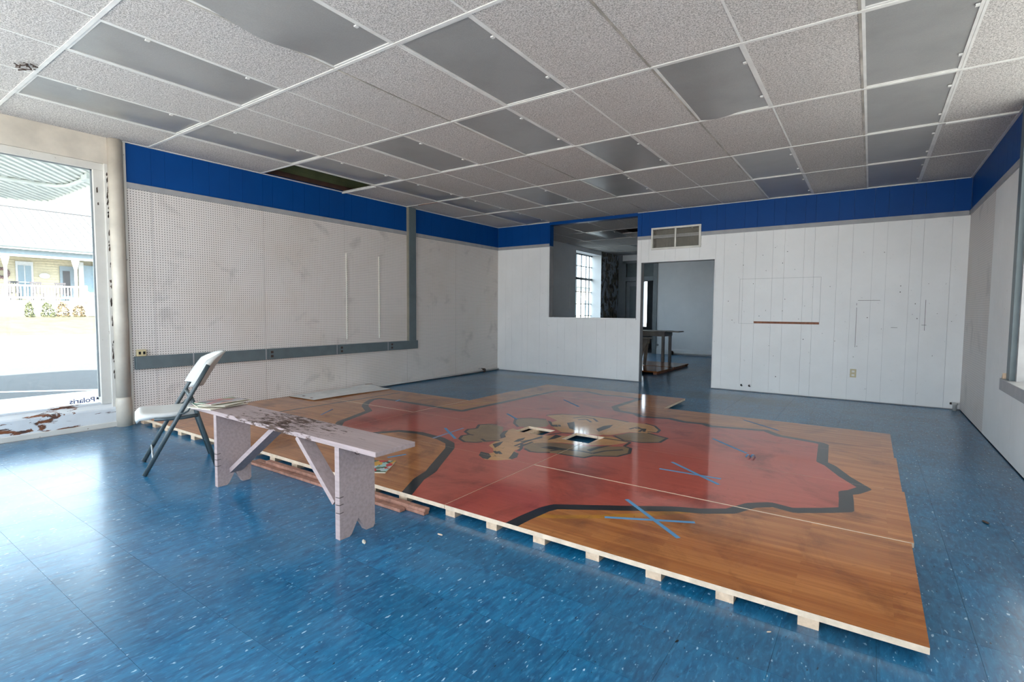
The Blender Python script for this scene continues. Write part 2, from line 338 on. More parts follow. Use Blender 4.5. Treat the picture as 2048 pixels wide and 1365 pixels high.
# ------------------------------------------------------------------ the room
XR, YB, H, Y0 = 7.295, 8.568, 2.912, -1.3      # right wall, back wall, ceiling, storefront behind the camera
WT = 0.13                                       # back wall thickness
YF = 14.72                                      # far wall of the back room
PAT, PER = [0, .13, .41, .585, .815, .97], 1.222
def grooves(a, b, start):
    out = []; k = math.floor((a-start)/PER) - 1
    while start + k*PER < b:
        out += [start + k*PER + q for q in PAT]; k += 1
    return [a] + [g for g in out if a+0.03 < g < b-0.03] + [b]

# floor: vinyl tiles laid on a dark bed
floor = struct(box('floor', -0.15, XR+0.2, Y0-0.2, YF+0.1, -0.12, -0.004, 'subfloor'))
T = 0.3048; tx0, ty0 = 6.995 - 24*T, 0.66 - 12*T
tb = bmesh.new(); B(tb, 0, T-0.0009, 0, T-0.0009, -0.004, 0.0)
tme = bpy.data.meshes.new('floor_tile'); tb.to_mesh(tme); tb.free(); tme.materials.append(M['vct'])
cells = []
for i in range(-1, 26):
    for j in range(-1, 62):
        x, y = tx0+i*T, ty0+j*T
        if x+T < 0.0 or x > XR or y < Y0 or y > YF: continue
        c = (x+T/2, y+T/2)
        hid = any(a < c[0] < b and e < c[1] < f for a, b, e, f in ((0.15, 2.0, 2.5, 4.9), (2.3, 4.2, 2.55, 6.6), (4.2, 6.3, 2.5, 5.8)))
        vis = in_view((*c, 0), 60) and not hid and 0 < x and x+T < XR and y < YB-T
        cells.append(((Vector((*c, 0))-CAM).length if vis else 1e3 + y, x, y))
cells.sort()
for dist, x, y in cells[:300]: link_copy('floor_tile', tme, (x, y, 0), floor)
rb = bmesh.new()
for dist, x, y in cells[300:]: B(rb, max(x, 0), min(x+T-0.0009, XR), y, y+T-0.0009, -0.004, 0)
rest = mesh_obj('floor_tiles_beyond', rb, 'vct', floor); rest['kind'] = 'stuff'

# left wall: pegboard sheets below, royal blue boards above, with a window opening in the back room
def wall_rects(a, b, z0, z1, holes):
    """vertical strip a..b, z0..z1 minus rectangular holes -> list of rects"""
    cuts = sorted({a, b, *[q for h in holes for q in h[:2] if a < q < b]}); out = []
    for p, q in zip(cuts, cuts[1:]):
        spans = [(z0, z1)]
        for h in holes:
            if h[0] <= p+1e-6 and h[1] >= q-1e-6:
                ns = []
                for s, e in spans:
                    if h[3] <= s or h[2] >= e: ns.append((s, e)); continue
                    if h[2] > s: ns.append((s, h[2]))
                    if h[3] < e: ns.append((h[3], e))
                spans = ns
        out += [(p, q, s, e) for s, e in spans if e-s > 0.004]
    return out
WIN_B = (11.97, 13.50, 0.62, 2.81)              # back room window openings (y0,y1,z0,z1)
wl = bmesh.new()
for y0, y1, z0, z1 in wall_rects(2.12, YF+0.1, -0.1, 3.75, [WIN_B]): B(wl, -0.32 if y0 > YB+WT else -0.16, -0.022, y0, y1, z0, z1)
wall_left = struct(mesh_obj('wall_left', wl, 'groove'))
wlb = struct(boxes('wall_left_back_room', [(-0.02, 0.0, a, b, z0, z1) for a, b, z0, z1 in wall_rects(YB+WT, 13.5, 0, H+0.3, [WIN_B])], 'white2'))
struct(box('wall_left_stained', -0.02, 0.004, 13.5, YF, 0, H+0.3, 'mould'))
pe = [2.137, 2.362, 3.587, 4.809, 6.031, 7.253, YB]
for a, b in zip(pe, pe[1:]): box('pegboard_panel', -0.02, 0.0, a+0.002, b-0.002, 0.03, 2.452, 'peg', wall_left)
gl = grooves(2.137, YB, 2.367)
for a, b in zip(gl, gl[1:]): box('blue_board', -0.02, -0.002, a+0.001, b-0.001, 2.50, 3.05, 'blue', wall_left)
struct(box('trim_1', -0.005, 0.014, 2.137, YB, 2.452, 2.512, 'trim', bevel=0.003))
struct(box('trim_2', -0.03, 0.012, 2.112, 2.137, 0.0, H, 'creamp', bevel=0.003))

# back wall: white boards below, blue above, pass-through opening, doorway
PASS = (1.222, 2.982, 1.105, 2.868); DOOR = (3.052, 4.262, -0.2, 2.062)
SLOT = (4.856, 5.718, 1.056, 1.088)
VENT = (3.26, 4.012, 2.297, 2.597); CH = [(x-0.021, x+0.021, 0.071, 0.113) for x in (4.715, 4.828)]
wb = bmesh.new()
for a, b, z0, z1 in wall_rects(-0.16, XR+0.16, -0.1, 3.75, [PASS, DOOR, VENT]+CH): B(wb, a, b, YB+0.02, YB+WT, z0, z1)
wall_back = struct(mesh_obj('wall_back', wb, 'groove'))
gb = grooves(0.0, XR, 4.275-4*PER)
for a, b in zip(gb, gb[1:]):
    for p, q, z0, z1 in wall_rects(a, b, 0.012, 2.452, [PASS, DOOR, SLOT, VENT]+CH):
        box('white_board', p+(0.0008 if p == a else 0), q-(0.0008 if q == b else 0), YB, YB+0.02, z0, z1, 'white', wall_back)
    for p, q, z0, z1 in wall_rects(a, b, 2.50, 3.0, [PASS, VENT]):
        box('blue_board', p+(0.001 if p == a else 0), q-(0.001 if q == b else 0), YB+0.002, YB+0.02, z0, z1, 'blue', wall_back)
box('bare_slot', 4.85, 5.724, YB+0.008, YB+0.0195, 1.05, 1.094, 'brownslot', wall_back)
# linings of the two openings
boxes('opening_lining', [(PASS[0]-0.002, PASS[0]+0.008, YB+0.003, YB+WT+0.005, PASS[2], 2.47), (PASS[1]-0.008, PASS[1]+0.002, YB+0.003, YB+WT+0.005, PASS[2], 2.47)], 'trim', wall_back)
boxes('opening_lining', [(PASS[0]-0.002, PASS[0]+0.008, YB+0.003, YB+WT+0.005, 2.47, PASS[3]), (PASS[1]-0.008, PASS[1]+0.002, YB+0.003, YB+WT+0.005, 2.47, PASS[3]), (PASS[0], PASS[1], YB-0.004, YB+WT+0.005, PASS[3]-0.008, 2.911)], 'blue', wall_back)
boxes('door_lining', [(DOOR[0]-0.002, DOOR[0]+0.006, YB+0.003, YB+WT+0.004, 0, DOOR[3]), (DOOR[1]-0.006, DOOR[1]+0.002, YB+0.003, YB+WT+0.004, 0, DOOR[3]), (DOOR[0], DOOR[1], YB+0.003, YB+WT+0.004, DOOR[3]-0.006, DOOR[3]+0.002)], 'trim', wall_back)
box('opening_ledge', PASS[0]-0.02, PASS[1]+0.002, YB-0.018, YB+WT+0.02, PASS[2]-0.028, PASS[2]+0.002, 'white', wall_back, bevel=0.003)
struct(boxes('trim_3', [(0.014, PASS[0], YB-0.014, YB+0.004, 2.452, 2.512), (PASS[1], XR-0.014, YB-0.014, YB+0.004, 2.448, 2.508)], 'trim', bevel=0.003))
# thin cut line of a patched square and marks in the boards
boxes('patch_cut', [(4.644, 5.722, YB-0.0006, YB+0.01, 1.733, 1.736), (4.643, 4.646, YB-0.0006, YB+0.01, 1.05, 1.735), (5.720, 5.723, YB-0.0006, YB+0.01, 1.06, 1.735), (4.644, 4.856, YB-0.0006, YB+0.01, 1.05, 1.0525)], 'groove', wall_back)
def rim(name, x, y, z, ri, ro, mat, parent):
    bm = bmesh.new(); n = 20; rings = [[bm.verts.new((x+q*math.cos(k*2*math.pi/n), yy, z+q*math.sin(k*2*math.pi/n))) for k in range(n)] for q, yy in ((ri, y), (ri, y-0.002), (ro, y-0.002), (ro, y))]
    for a in range(4):
        for k in range(n): bm.faces.new((rings[a][k], rings[a][(k+1) % n], rings[(a+1) % 4][(k+1) % n], rings[(a+1) % 4][k]))
    return mesh_obj(name, bm, mat, parent)
for x in (4.715, 4.828): rim('hole_rim', x, YB, 0.092, 0.018, 0.031, 'white', wall_back)
mk = random.Random(4); bm = bmesh.new()
for q in range(46):
    x = mk.uniform(4.35, 7.2); z = mk.choice([mk.uniform(0.2, 2.35), mk.uniform(1.0, 1.5)]); w = mk.uniform(0.004, 0.012); h = mk.uniform(0.004, 0.014)
    B(bm, x, x+w, YB-0.0008, YB+0.004, z, z+h)
for x, z0, z1 in ((6.157, 0.75, 1.30), (6.90, 1.0, 1.40), (6.155, 1.33, 1.36)): B(bm, x, x+0.004, YB-0.0008, YB+0.004, z0, z1)
for x0, x1, z in ((6.17, 6.42, 1.395), (6.55, 6.62, 1.03), (6.87, 6.92, 1.07)): B(bm, x0, x1, YB-0.0008, YB+0.004, z, z+0.004)
nh = mesh_obj('nail_holes', bm, 'rust', wall_back); nh['kind'] = 'stuff'

# right wall: white boards, a pegboard sheet in the corner, blue above, a grey framed window
WR = (2.6, 5.76, 0.66, 2.90)
wr = bmesh.new()
for a, b, z0, z1 in wall_rects(Y0, YF+0.1, -0.1, 3.75, [WR]): B(wr, XR+0.02, XR+0.16, a, b, z0, z1)
wall_right = struct(mesh_obj('wall_right', wr, 'groove'))
gr = grooves(Y0, 6.98, 6.98-8*PER)
for a, b in zip(gr, gr[1:]):
    for p, q, z0, z1 in wall_rects(a, b, 0.012, 2.452, [WR]): box('white_board', XR, XR+0.02, p+0.001, q-0.001, z0, z1, 'white', wall_right)
for a, b in zip(gr, gr[1:]):
    for p, q, z0, z1 in wall_rects(a, b, 2.50, 3.0, [WR]): box('blue_board', XR+0.002, XR+0.02, p+0.001, q-0.001, z0, z1, 'blue', wall_right)
box('blue_board', XR+0.002, XR+0.02, 6.981, YB, 2.50, 3.0, 'blue', wall_right)
for a, b in ((6.98, 7.35), (7.35, YB)): box('pegboard_panel', XR, XR+0.02, a+0.001, b-0.001, 0.012, 2.452, 'peg2', wall_right)
struct(boxes('trim_4', [(XR-0.014, XR+0.004, 5.815, YB-0.014, 2.448, 2.508)], 'trim', bevel=0.003))
win3 = struct(boxes('window_3', [(XR-0.035, XR+0.02, 5.70, 5.81, 0.68, H)], 'raceway', bevel=0.004))
boxes('frame', [(XR+0.0, XR+0.14, 5.65, 5.70, 0.68, H), (XR+0.02, XR+0.14, 2.60, 2.66, 0.68, H)], 'trim', win3)
box('sill', XR-0.06, XR+0.14, 2.5, 5.90, 0.585, 0.682, 'trim', win3, bevel=0.004)
bm = bmesh.new(); bm.faces.new([bm.verts.new((XR+0.09, y, z)) for y, z in ((2.62, 0.67), (5.68, 0.67), (5.68, H), (2.62, H))]); mesh_obj('frosted_pane', bm, 'frosted', win3)
tag(prism('wood_wedge', [(5.835, 0.683), (5.885, 0.683), (5.855, 0.728)], 'x', XR-0.05, XR-0.004, 'raw2'), 'small orange wood wedge standing on the grey window ledge', 'wedge')

# storefront behind the camera
wf = bmesh.new()
for a, b, z0, z1 in wall_rects(-0.16, XR+0.16, -0.1, 3.75, [(0.15, 3.5, 0.20, 2.84), (3.6, 7.1, 0.05, 2.84)]): B(wf, a, b, Y0-0.12, Y0, z0, z1)
struct(mesh_obj('wall_front', wf, 'cream'))

# left storefront window
win1 = struct(boxes('window_1', [(-0.16, 0.0, Y0, 1.985, 2.655, 3.75)], 'cream'))
boxes('frame', [(-0.13, -0.03, Y0, 1.96, 2.588, 2.656), (-0.13, -0.03, 1.872, 1.965, 0.245, 2.5885), (-0.13, -0.03, -0.30, -0.23, 0.30, 2.6), (-0.13, -0.03, Y0, Y0+0.07, 0.3, 2.6)], 'creamp', win1, bevel=0.004)
box('jamb_strip', -0.12, -0.005, 1.955, 2.0, 0.1, 2.9, 'creamp', win1, bevel=0.004)
box('stop_bead', -0.075, -0.06, 1.858, 1.874, 0.32, 2.59, 'greyd', win1)
box('stop_bead', -0.075, -0.06, Y0, 1.874, 2.578, 2.590, 'greyd', win1)
prism('sill', [(-0.16, 0.25), (-0.05, 0.244), (0.0, 0.205), (0.006, 0.19), (0.006, 0.052), (-0.16, 0.052)], 'y', Y0, 1.985, 'sill', win1)
box('sill_bead', -0.10, -0.045, Y0, 1.87, 0.245, 0.262, 'sill', win1)
box('pane', -0.105, -0.099, Y0, 1.872, 0.25, 2.59, 'glass', win1)
struct(box('baseboard_left', -0.03, 0.016, Y0, 2.0, 0.006, 0.056, 'creamp', bevel=0.004))
cb_ = random.Random(3); bm = bmesh.new()
for k in range(44):
    z = cb_.choice([cb_.uniform(0.35, 1.1), cb_.uniform(0.6, 2.6), cb_.uniform(2.1, 2.55)]); h = cb_.uniform(0.01, 0.07); w_ = cb_.uniform(0.004, 0.014); y = 1.968 + cb_.uniform(0, 0.012)
    A = [bm.verts.new((-0.0035, y + w_*a, z + h*b)) for a, b in ((0, 0), (0.7, 0.1), (1, 0.45), (0.6, 1), (0.2, 0.8), (-0.2, 0.4))]; bm.faces.new(A)
for y, z, h in ((1.895, 2.36, 0.06), (1.90, 2.24, 0.03)): bm.faces.new([bm.verts.new((-0.0285, y + a*0.012, z + b*h)) for a, b in ((0, 0), (1, 0.1), (0.8, 1), (-0.1, 0.8))])
q = mesh_obj('paint_chips', bm, 'rust', win1); q['kind'] = 'stuff'
col = thing('column', 'round cream painted column between the storefront window and the pegboard', 'column', (0.0, 2.047, 0))
lathe('shaft', [(0.064, 0.30), (0.063, 1.5), (0.064, H)], (0, 0), 'cream', col)
lathe('base', [(0.071, 0.0), (0.071, 0.24), (0.068, 0.27), (0.064, 0.30)], (0, 0), 'cream', col)

# sticker lettering on the glass, reading right way round from the street
stk = thing('window_sticker', 'small dark blue lettered sticker at the bottom corner of the storefront glass', 'sticker', (-0.110, 1.842, 0.272))
cu = bpy.data.curves.new('lettering', 'FONT'); cu.body = 'Polaris'; cu.size = 0.068; cu.extrude = 0.0006; cu.offset = 0.0012
to = bpy.data.objects.new('lettering_curve', cu); C.objects.link(to)
me = bpy.data.meshes.new_from_object(to.evaluated_get(bpy.context.evaluated_depsgraph_get())); bpy.data.objects.remove(to)
wd = max(v.co.x for v in me.vertices)
for v in me.vertices: v.co = Vector((v.co.z, -v.co.x*0.205/wd, v.co.y))
me.materials.clear(); me.materials.append(M['vinyl'])
link_copy('lettering', me, (0, 0, 0), stk)
bm = bmesh.new()
for cyy, czz, ry, rz, ang in ((0.022, 0.026, 0.030, 0.010, 35), (0.020, 0.030, 0.012, 0.026, 20), (0.045, 0.03, 0.016, 0.007, -50), (0.05, 0.036, 0.012, 0.006, 35)):
    pts = []
    for k in range(8):
        t = k*math.pi/4; rr = 1.0 if k % 2 == 0 else 0.45
        y, z = ry*rr*math.cos(t), rz*rr*math.sin(t); ca, sa = math.cos(R(ang)), math.sin(R(ang))
        pts.append((cyy + y*ca - z*sa, czz + y*sa + z*ca))
    A = [bm.verts.new((0, *p)) for p in pts]; bm.faces.new(A)
mesh_obj('emblem', bm, 'vinyl', stk)

# ------------------------------------------------------------------ ceiling: grid, tiles, light panels
xs = [XR, 6.775, 6.204, 5.592, 5.000, 4.371, 3.768, 3.158, 2.537, 1.919, 1.271, 0.699, 0.0]
ys = [Y0, -0.06, 1.162, 2.346, 3.568, 4.788, 6.022, 7.236, YB]
LIGHTS = {(0, 3), (0, 4), (0, 5), (0, 6), (0, 7), (2, 4), (2, 6), (2, 7), (4, 3), (4, 5), (5, 2), (5, 4), (5, 6), (7, 2), (7, 4), (7, 6), (9, 2), (9, 3), (9, 4), (9, 5), (9, 6), (9, 7)}
MISSING = {(10, 4)}
pl = bmesh.new()   # deck above: also shuts out the sun
B(pl, -0.16, XR+0.16, Y0-0.12, YF+2.4, 3.62, 3.80)
ceiling = struct(mesh_obj('ceiling', pl, 'plenum'))
for i in range(6): box('joist', 0.0, XR, 3.72+i*0.55-0.05, 3.72+i*0.55, 3.30, 3.62, 'plank_dark', ceiling)
box('ledger', 0.0, 0.05, 2.2, YB, 2.93, 2.985, 'plank_dark', ceiling); box('plenum_lining', -0.02, 0.012, 2.2, YB, 3.05, 3.62, 'plenum', ceiling); box('plenum_lining', -0.02, 0.004, 2.2, YB, 2.985, 3.06, 'plenum', ceiling)
tiles = {}
def tile(parent, x0, x1, y0, y1, z, mat):
    k = (round(x1-x0, 2), round(y1-y0, 2), mat)
    if k not in tiles:
        bm = bmesh.new(); B(bm, -(x1-x0)/2, (x1-x0)/2, -(y1-y0)/2, (y1-y0)/2, 0, 0.016)
        mm = bpy.data.meshes.new('ceiling_tile'); bm.to_mesh(mm); bm.free(); mm.materials.append(M[mat]); tiles[k] = mm
    o = link_copy('ceiling_tile', tiles[k], ((x0+x1)/2, (y0+y1)/2, z), parent); return o
def light_panel(x0, x1, y0, y1, mat, sag, label, group):
    t = thing('ceiling_light', label, 'ceiling light', ((x0+x1)/2, (y0+y1)/2, H), 0, group)
    w, l = (x1-x0)/2, (y1-y0)/2; fr = 0.018; b = bmesh.new()
    B(b, -w, w, -l, -l+fr, 0.0, 0.008); B(b, -w, w, l-fr, l, 0.0, 0.008); B(b, -w, -w+fr, -l+fr, l-fr, 0.0, 0.008); B(b, w-fr, w, -l+fr, l-fr, 0.0, 0.008)
    mesh_obj('frame', b, 'tee', t)
    b = bmesh.new(); nx, ny = 8, 14; V = [[None]*(ny+1) for _ in range(nx+1)]
    for i in range(nx+1):
        for j in range(ny+1):
            p, q = i/nx, j/ny
            dz = 0.0065 - 0.004*math.sin(math.pi*p)*math.sin(math.pi*q)
            if sag == 'edge': dz -= 0.040*math.exp(-((q-0.55)/0.20)**2)*(1-p)**1.2 + 0.012*math.sin(math.pi*p)*math.sin(math.pi*q)
            elif sag == 'end': dz -= 0.022*math.exp(-((p-0.25)/0.22)**2)*q**6 + 0.01*math.sin(math.pi*p)*math.sin(math.pi*q)
            elif sag == 'ripple': dz -= 0.022*math.sin(math.pi*p)*math.sin(math.pi*q) + 0.006*math.sin(q*9+p*3)*math.sin(math.pi*p)
            V[i][j] = b.verts.new((-w+fr*0.7 + (2*w-1.4*fr)*p, -l+fr*0.7 + (2*l-1.4*fr)*q, dz))
    for i in range(nx):
        for j in range(ny): b.faces.new((V[i][j], V[i][j+1], V[i+1][j+1], V[i+1][j]))
    mesh_obj('diffuser', b, mat, t, smooth=True)
    box('housing', -w+0.01, w-0.01, -l+0.01, l-0.01, 0.030, 0.12, 'trim', t)
    for q in (-0.55, 0.55): box('clip', w-0.040, w-0.020, l*q-0.012, l*q+0.012, -0.006, 0.002, 'tee', t)
    return t
lbl = {(5, 2): ('ceiling light panel with grey cover bulging down along one long edge', 'edge', 'dif'), (2, 4): ('ceiling light panel with grey cover drooping out of its frame at one end', 'end', 'dif'),
       (7, 2): ('rippled ceiling light panel, next but one to the storefront header', 'ripple', 'dif'), (9, 2): ('rippled ceiling light panel closest to the storefront header', 'ripple', 'dif'),
       (0, 3): ('stained ceiling light panel, furthest from the back wall in the right wall row', 'flat', 'dif')}
lbl.update({(9, 4): ('grey ceiling light panel beside the open gap of a missing tile', 'ripple', 'dif'), (9, 7): ('grey ceiling light panel by the pegboard wall, touching the back wall', 'ripple', 'dif'),
       (0, 7): ('stained ceiling light panel in the corner of right wall and back wall', 'flat', 'dif'), (2, 7): ('grey ceiling light panel touching the back wall, next to a second one', 'flat', 'dif'), (2, 6): ('grey ceiling light panel joined end to end with the one touching the back wall', 'flat', 'dif'),
       (7, 6): ('grey ceiling light panel hanging just before the pass-through opening', 'flat', 'dif'), (5, 6): ('dark grey ceiling light panel just before the doorway', 'flat', 'dif'), (4, 3): ('broad dark grey ceiling light panel with brown stains along one side', 'flat', 'dif')})
for k in range(-1, 11+0):
    for rI in range(len(ys)-1):
        x1, x0, y0, y1 = xs[k+1], xs[k+2], ys[rI], ys[rI+1]
        if (k, rI) in MISSING: continue
        if (k, rI) in LIGHTS:
            if (k, rI) in lbl: lb, sg, mt = lbl[(k, rI)]; g = None
            elif k == 0: lb, sg, mt, g = 'grey stained ceiling light panel with metal frame in the row alongside the right wall', 'flat', 'dif', 'light panels along the right wall'
            elif k == 9: lb, sg, mt, g = 'unlit grey ceiling light panel in the row alongside the pegboard wall', 'ripple', 'dif', 'light panels along the pegboard wall'
            else: lb, sg, mt, g = 'unlit flat grey ceiling light panel set among the speckled tiles in mid ceiling', 'flat', 'dif', 'light panels in the middle of the ceiling'
            light_panel(x0+0.008, x1-0.008, y0+0.011, y1-0.011, mt, sg, lb, g)
        else: tile(ceiling, x0+0.003, x1-0.003, y0+0.004, y1-0.004, H+0.002, 'tile')
for k, x in enumerate(xs[1:-1]):
    box('grid_runner', x-0.0075, x+0.0075, Y0, YB, H-0.0015, H+0.0018, 'tee_old' if k in (1, 3, 6) else 'tee', ceiling)
for y in ys[1:-1]: box('grid_tee', 0.0, XR, y-0.012, y+0.012, H-0.004, H+0.0016, 'tee', ceiling)
boxes('wall_angle', [(0, 0.022, 2.1, YB, H-0.006, H+0.003), (XR-0.022, XR, Y0, YB, H-0.006, H+0.003), (0.022, PASS[0], YB-0.022, YB, H-0.006, H+0.003), (PASS[1], XR-0.022, YB-0.022, YB, H-0.006, H+0.003)], 'tee', ceiling)
bar('bent_tee', (0.0, 4.788, H-0.016), (0.70, 4.788, H-0.014), 0.030, 0.012, 'tee', ceiling, side=(0, 1, 0))
bar('bent_tee', (6.80, 6.022, H-0.010), (7.27, 6.022, H-0.012), 0.040, 0.008, 'tee', ceiling, side=(0, 1, 0))
box('rust_stain_strip', 0.28, 0.70, 6.022-0.014, 6.022+0.014, H-0.0065, H-0.0035, 'redwood', ceiling)
# debris caught in the grid
dbm = bmesh.new()
for k in range(14):
    p = Vector((1.42+rnd.uniform(-.05, .05), 1.10+rnd.uniform(-.05, .05), H-0.012+rnd.uniform(-.01, .012)))
    q = p + Vector((rnd.uniform(-.05, .05), rnd.uniform(-.05, .05), rnd.uniform(-.02, .015))); bar_into(dbm, p, q, 0.008, 0.004)
tag(mesh_obj('nest_debris', dbm, 'rust'), 'small dark tuft of debris caught in the ceiling grid', 'debris')

# ------------------------------------------------------------------ back room
struct(box('ceiling_back_room_deck', 0, XR, YB+WT, YF, H+0.16, H+0.2, 'plank_dark'))
cb = struct(box('ceiling_back_room', -0.0, XR, YB+WT, YB+WT+0.02, H-0.005, H+0.02, 'tee'))
bx = [0.0, 0.6, 1.21, 1.82, 2.43, 3.04, 3.65, 4.26, 4.87, 5.48, 6.09, 6.7, XR]; by = [YB+WT, 8.83, 10.05, 11.27, 12.49, 13.71, YF]
for i in range(len(bx)-1):
    for j in range(len(by)-1):
        if (i, j) in ((2, 2), (2, 4)):
            light_panel(bx[i]+0.008, bx[i+1]-0.008, by[j]+0.01, by[j+1]-0.01, 'dif', 'ripple', 'sagging ceiling light panel in the back room, beside a gap in its ceiling' if j == 2 else 'ceiling light panel in the back room nearest its door', None); continue
        if (i, j) == (3, 2): tile(cb, bx[i]+0.003, bx[i+1]-0.003, 10.65, by[j+1]-0.004, H+0.002, 'tile'); continue
        tile(cb, bx[i]+0.003, bx[i+1]-0.003, by[j]+0.004, by[j+1]-0.004, H+0.002, 'tile')
for x in bx[1:-1]: box('grid_runner', x-0.007, x+0.007, YB+WT, YF, H-0.0015, H+0.0018, 'tee', cb)
for y in by[1:-1]: box('grid_tee', 0, XR, y-0.011, y+0.011, H-0.004, H+0.0016, 'tee', cb)
struct(boxes('wall_far', [(a, b, YF, YF+0.12, z0, z1) for a, b, z0, z1 in wall_rects(-0.3, XR+0.16, -0.1, 3.7, [(0.25, 1.09, -0.1, 2.13), (0.25, 1.09, 2.26, 2.67), (1.22, 1.29, 0.227, 0.297)])], 'white2'))
struct(boxes('wall_back_room_side', [(0.0, PASS[0]-0.003, YB+WT, YB+WT+0.006, 0, H), (PASS[1]+0.003, DOOR[0]-0.003, YB+WT, YB+WT+0.006, 0, H), (PASS[0], PASS[1], YB+WT, YB+WT+0.006, 0, PASS[2]-0.03), (DOOR[1]+0.003, XR, YB+WT, YB+WT+0.006, 0, H), (DOOR[0]-0.003, DOOR[1]+0.003, YB+WT, YB+WT+0.006, DOOR[3]+0.003, H)], 'white2'))
struct(box('baseboard_far', 1.22, XR, YF-0.022, YF, 0.0, 0.152, 'white2', bevel=0.004))
struct(boxes('trim_5', [(0.13, 0.25, YF-0.03, YF+0.13, 0, 2.73), (1.09, 1.215, YF-0.03, YF+0.13, 0, 2.73), (0.25, 1.09, YF-0.03, YF+0.13, 2.13, 2.26), (0.13, 1.215, YF-0.03, YF+0.13, 2.66, 2.74), (0.0, 0.13, YF-0.01, YF, 0, H)], 'greyd', bevel=0.004))
struct(box('window_4', 0.25, 1.09, YF+0.05, YF+0.07, 2.26, 2.67, 'raceway'))
dr = struct(boxes('door_1', [(0.25, 0.37, YF+0.02, YF+0.06, 0.0, 2.12), (0.64, 0.72, YF+0.02, YF+0.06, 0.0, 2.12), (0.37, 0.64, YF+0.02, YF+0.06, 1.98, 2.12), (0.37, 0.64, YF+0.02, YF+0.06, 0.0, 0.28), (0.37, 0.64, YF+0.02, YF+0.06, 0.78, 0.95)], 'greyd', bevel=0.003))
box('panel', 0.37, 0.64, YF+0.032, YF+0.048, 0.28, 1.98, 'raceway', dr)
lathe('knob', [(0.012, 0.78), (0.028, 0.80), (0.028, 0.83), (0.012, 0.85)], (0.69, YF-0.01), 'rust', dr, 12)
# vestibule beyond that door, with a narrow bright side window
vb = bmesh.new(); B(vb, -0.35, -0.25, YF+0.13, YF+2.2, -0.1, 3.7); B(vb, 2.2, 2.3, YF+0.13, YF+2.2, -0.1, 3.7)
for a, b, z0, z1 in wall_rects(-0.35, 2.3, -0.1, 3.7, [(0.01, 0.135, 0.72, 2.24), (-0.13, -0.085, 0.85, 2.18)]): B(vb, a, b, YF+2.1, YF+2.2, z0, z1)
struct(mesh_obj('wall_vestibule', vb, 'greyd')); struct(box('floor_vestibule', -0.35, 2.3, YF, YF+2.2, -0.12, -0.004, 'subfloor'))
# back room window with steel glazing bars
gx = -0.30
win2 = struct(boxes('window_2', [(gx-0.02, gx+0.02, 11.93, 13.60, 0.60, 0.66), (gx-0.02, gx+0.02, 11.93, 13.60, 2.77, 2.84), (gx-0.02, gx+0.02, 11.93, 11.98, 0.6, 2.84), (gx-0.02, gx+0.02, 13.56, 13.61, 0.6, 2.84)], 'greyd'))
for z in (0.95, 1.10, 1.43, 1.765, 2.47): box('glazing_bar', gx-0.012, gx+0.012, 11.95, 13.58, z-0.010, z+0.010, 'greyd', win2)
box('transom', gx-0.02, gx+0.025, 11.95, 13.58, 2.095, 2.155, 'greyd', win2)
for y in (12.27, 12.57, 12.86, 13.14, 13.345): box('glazing_bar', gx-0.012, gx+0.012, y-(0.018 if y in (12.86, 13.345) else 0.010), y+0.010, 0.62, 2.8, 'greyd', win2)
box('pane', gx-0.003, gx+0.003, 11.95, 13.58, 0.62, 2.8, 'glass', win2)
boxes('reveal', [(-0.33, 0.0, 13.495, 13.51, 0.6, 2.82), (-0.33, 0.0, 11.955, 11.97, 0.6, 2.82), (-0.33, 0.0, 11.96, 13.5, 2.805, 2.82), (-0.33, 0.03, 11.93, 13.53, 0.60, 0.622)], 'white2', win2)
boxes('wall_shelf_rail', [(0.0, 0.012, 10.2, 11.68, 1.965, 1.985), (0.0, 0.012, 11.62, 11.64, 1.3, 1.97)], 'white2', wlb)
for x in (1.275, 1.395): box('switch_plate', x-0.035, x+0.035, YF-0.006, YF, 1.11, 1.225, 'white2', bpy.data.objects['wall_far'], bevel=0.002)
rim('hole_rim', 1.255, YF, 0.262, 0.032, 0.052, 'white2', bpy.data.objects['wall_far'])
tag(tube('heating_pipe', [(1.75, YF-0.06, 0.05), (3.0, YF-0.06, 0.045), (6.5, YF-0.06, 0.04)], 0.016, 'pipe'), 'thin white pipe running along the base of the back room wall', 'pipe')
tag(lathe('pipe_valve', [(0.02, 0.0), (0.05, 0.01), (0.06, 0.06), (0.045, 0.11), (0.015, 0.12)], (1.70, YF-0.10), 'rust', seg=12), 'dark rusty valve on the back room floor at the end of a white pipe', 'valve')
# ------------------------------------------------------------------ court floor panels (cut-up sports floor with painted design)
BAND=[(3.946,2.294),(3.825,2.483),(3.772,2.657),(3.701,2.779),(3.459,3.213),(3.352,3.333),(3.166,3.41),(2.87,3.447),(2.657,3.387),(2.511,3.156),(2.399,2.963),(2.166,3.037),(1.965,3.216),(1.866,3.313),(1.782,3.526),(1.644,3.863),(1.367,4.034),(1.224,4.173),(1.083,4.376),(1.076,4.51),(1.396,4.522),(2.151,4.507),(2.492,4.5),(2.616,6.472),(2.708,6.542),(2.997,6.686),(3.292,6.543),(3.543,6.594),(3.84,6.554),(3.804,5.817),(3.932,5.602),(4.179,5.546),(4.281,5.44),(4.574,5.529),(4.744,5.452),(4.948,5.473),(5.024,5.402),(5.519,5.529),(5.655,5.371),(5.994,5.286),(6.025,5.246),(6.041,4.91),(6.056,4.614),(6.113,4.539),(6.215,4.292),(6.304,4.129),(6.333,4.079),(6.275,3.952),(6.233,3.905),(6.242,3.753),(6.248,3.568),(6.156,3.488),(5.995,3.371),(5.875,3.397),(5.776,3.311),(5.696,3.142),(5.556,3.041),(5.421,2.984),(5.178,2.822),(4.833,2.601),(4.803,2.53),(4.778,2.358),(4.77,2.253)]
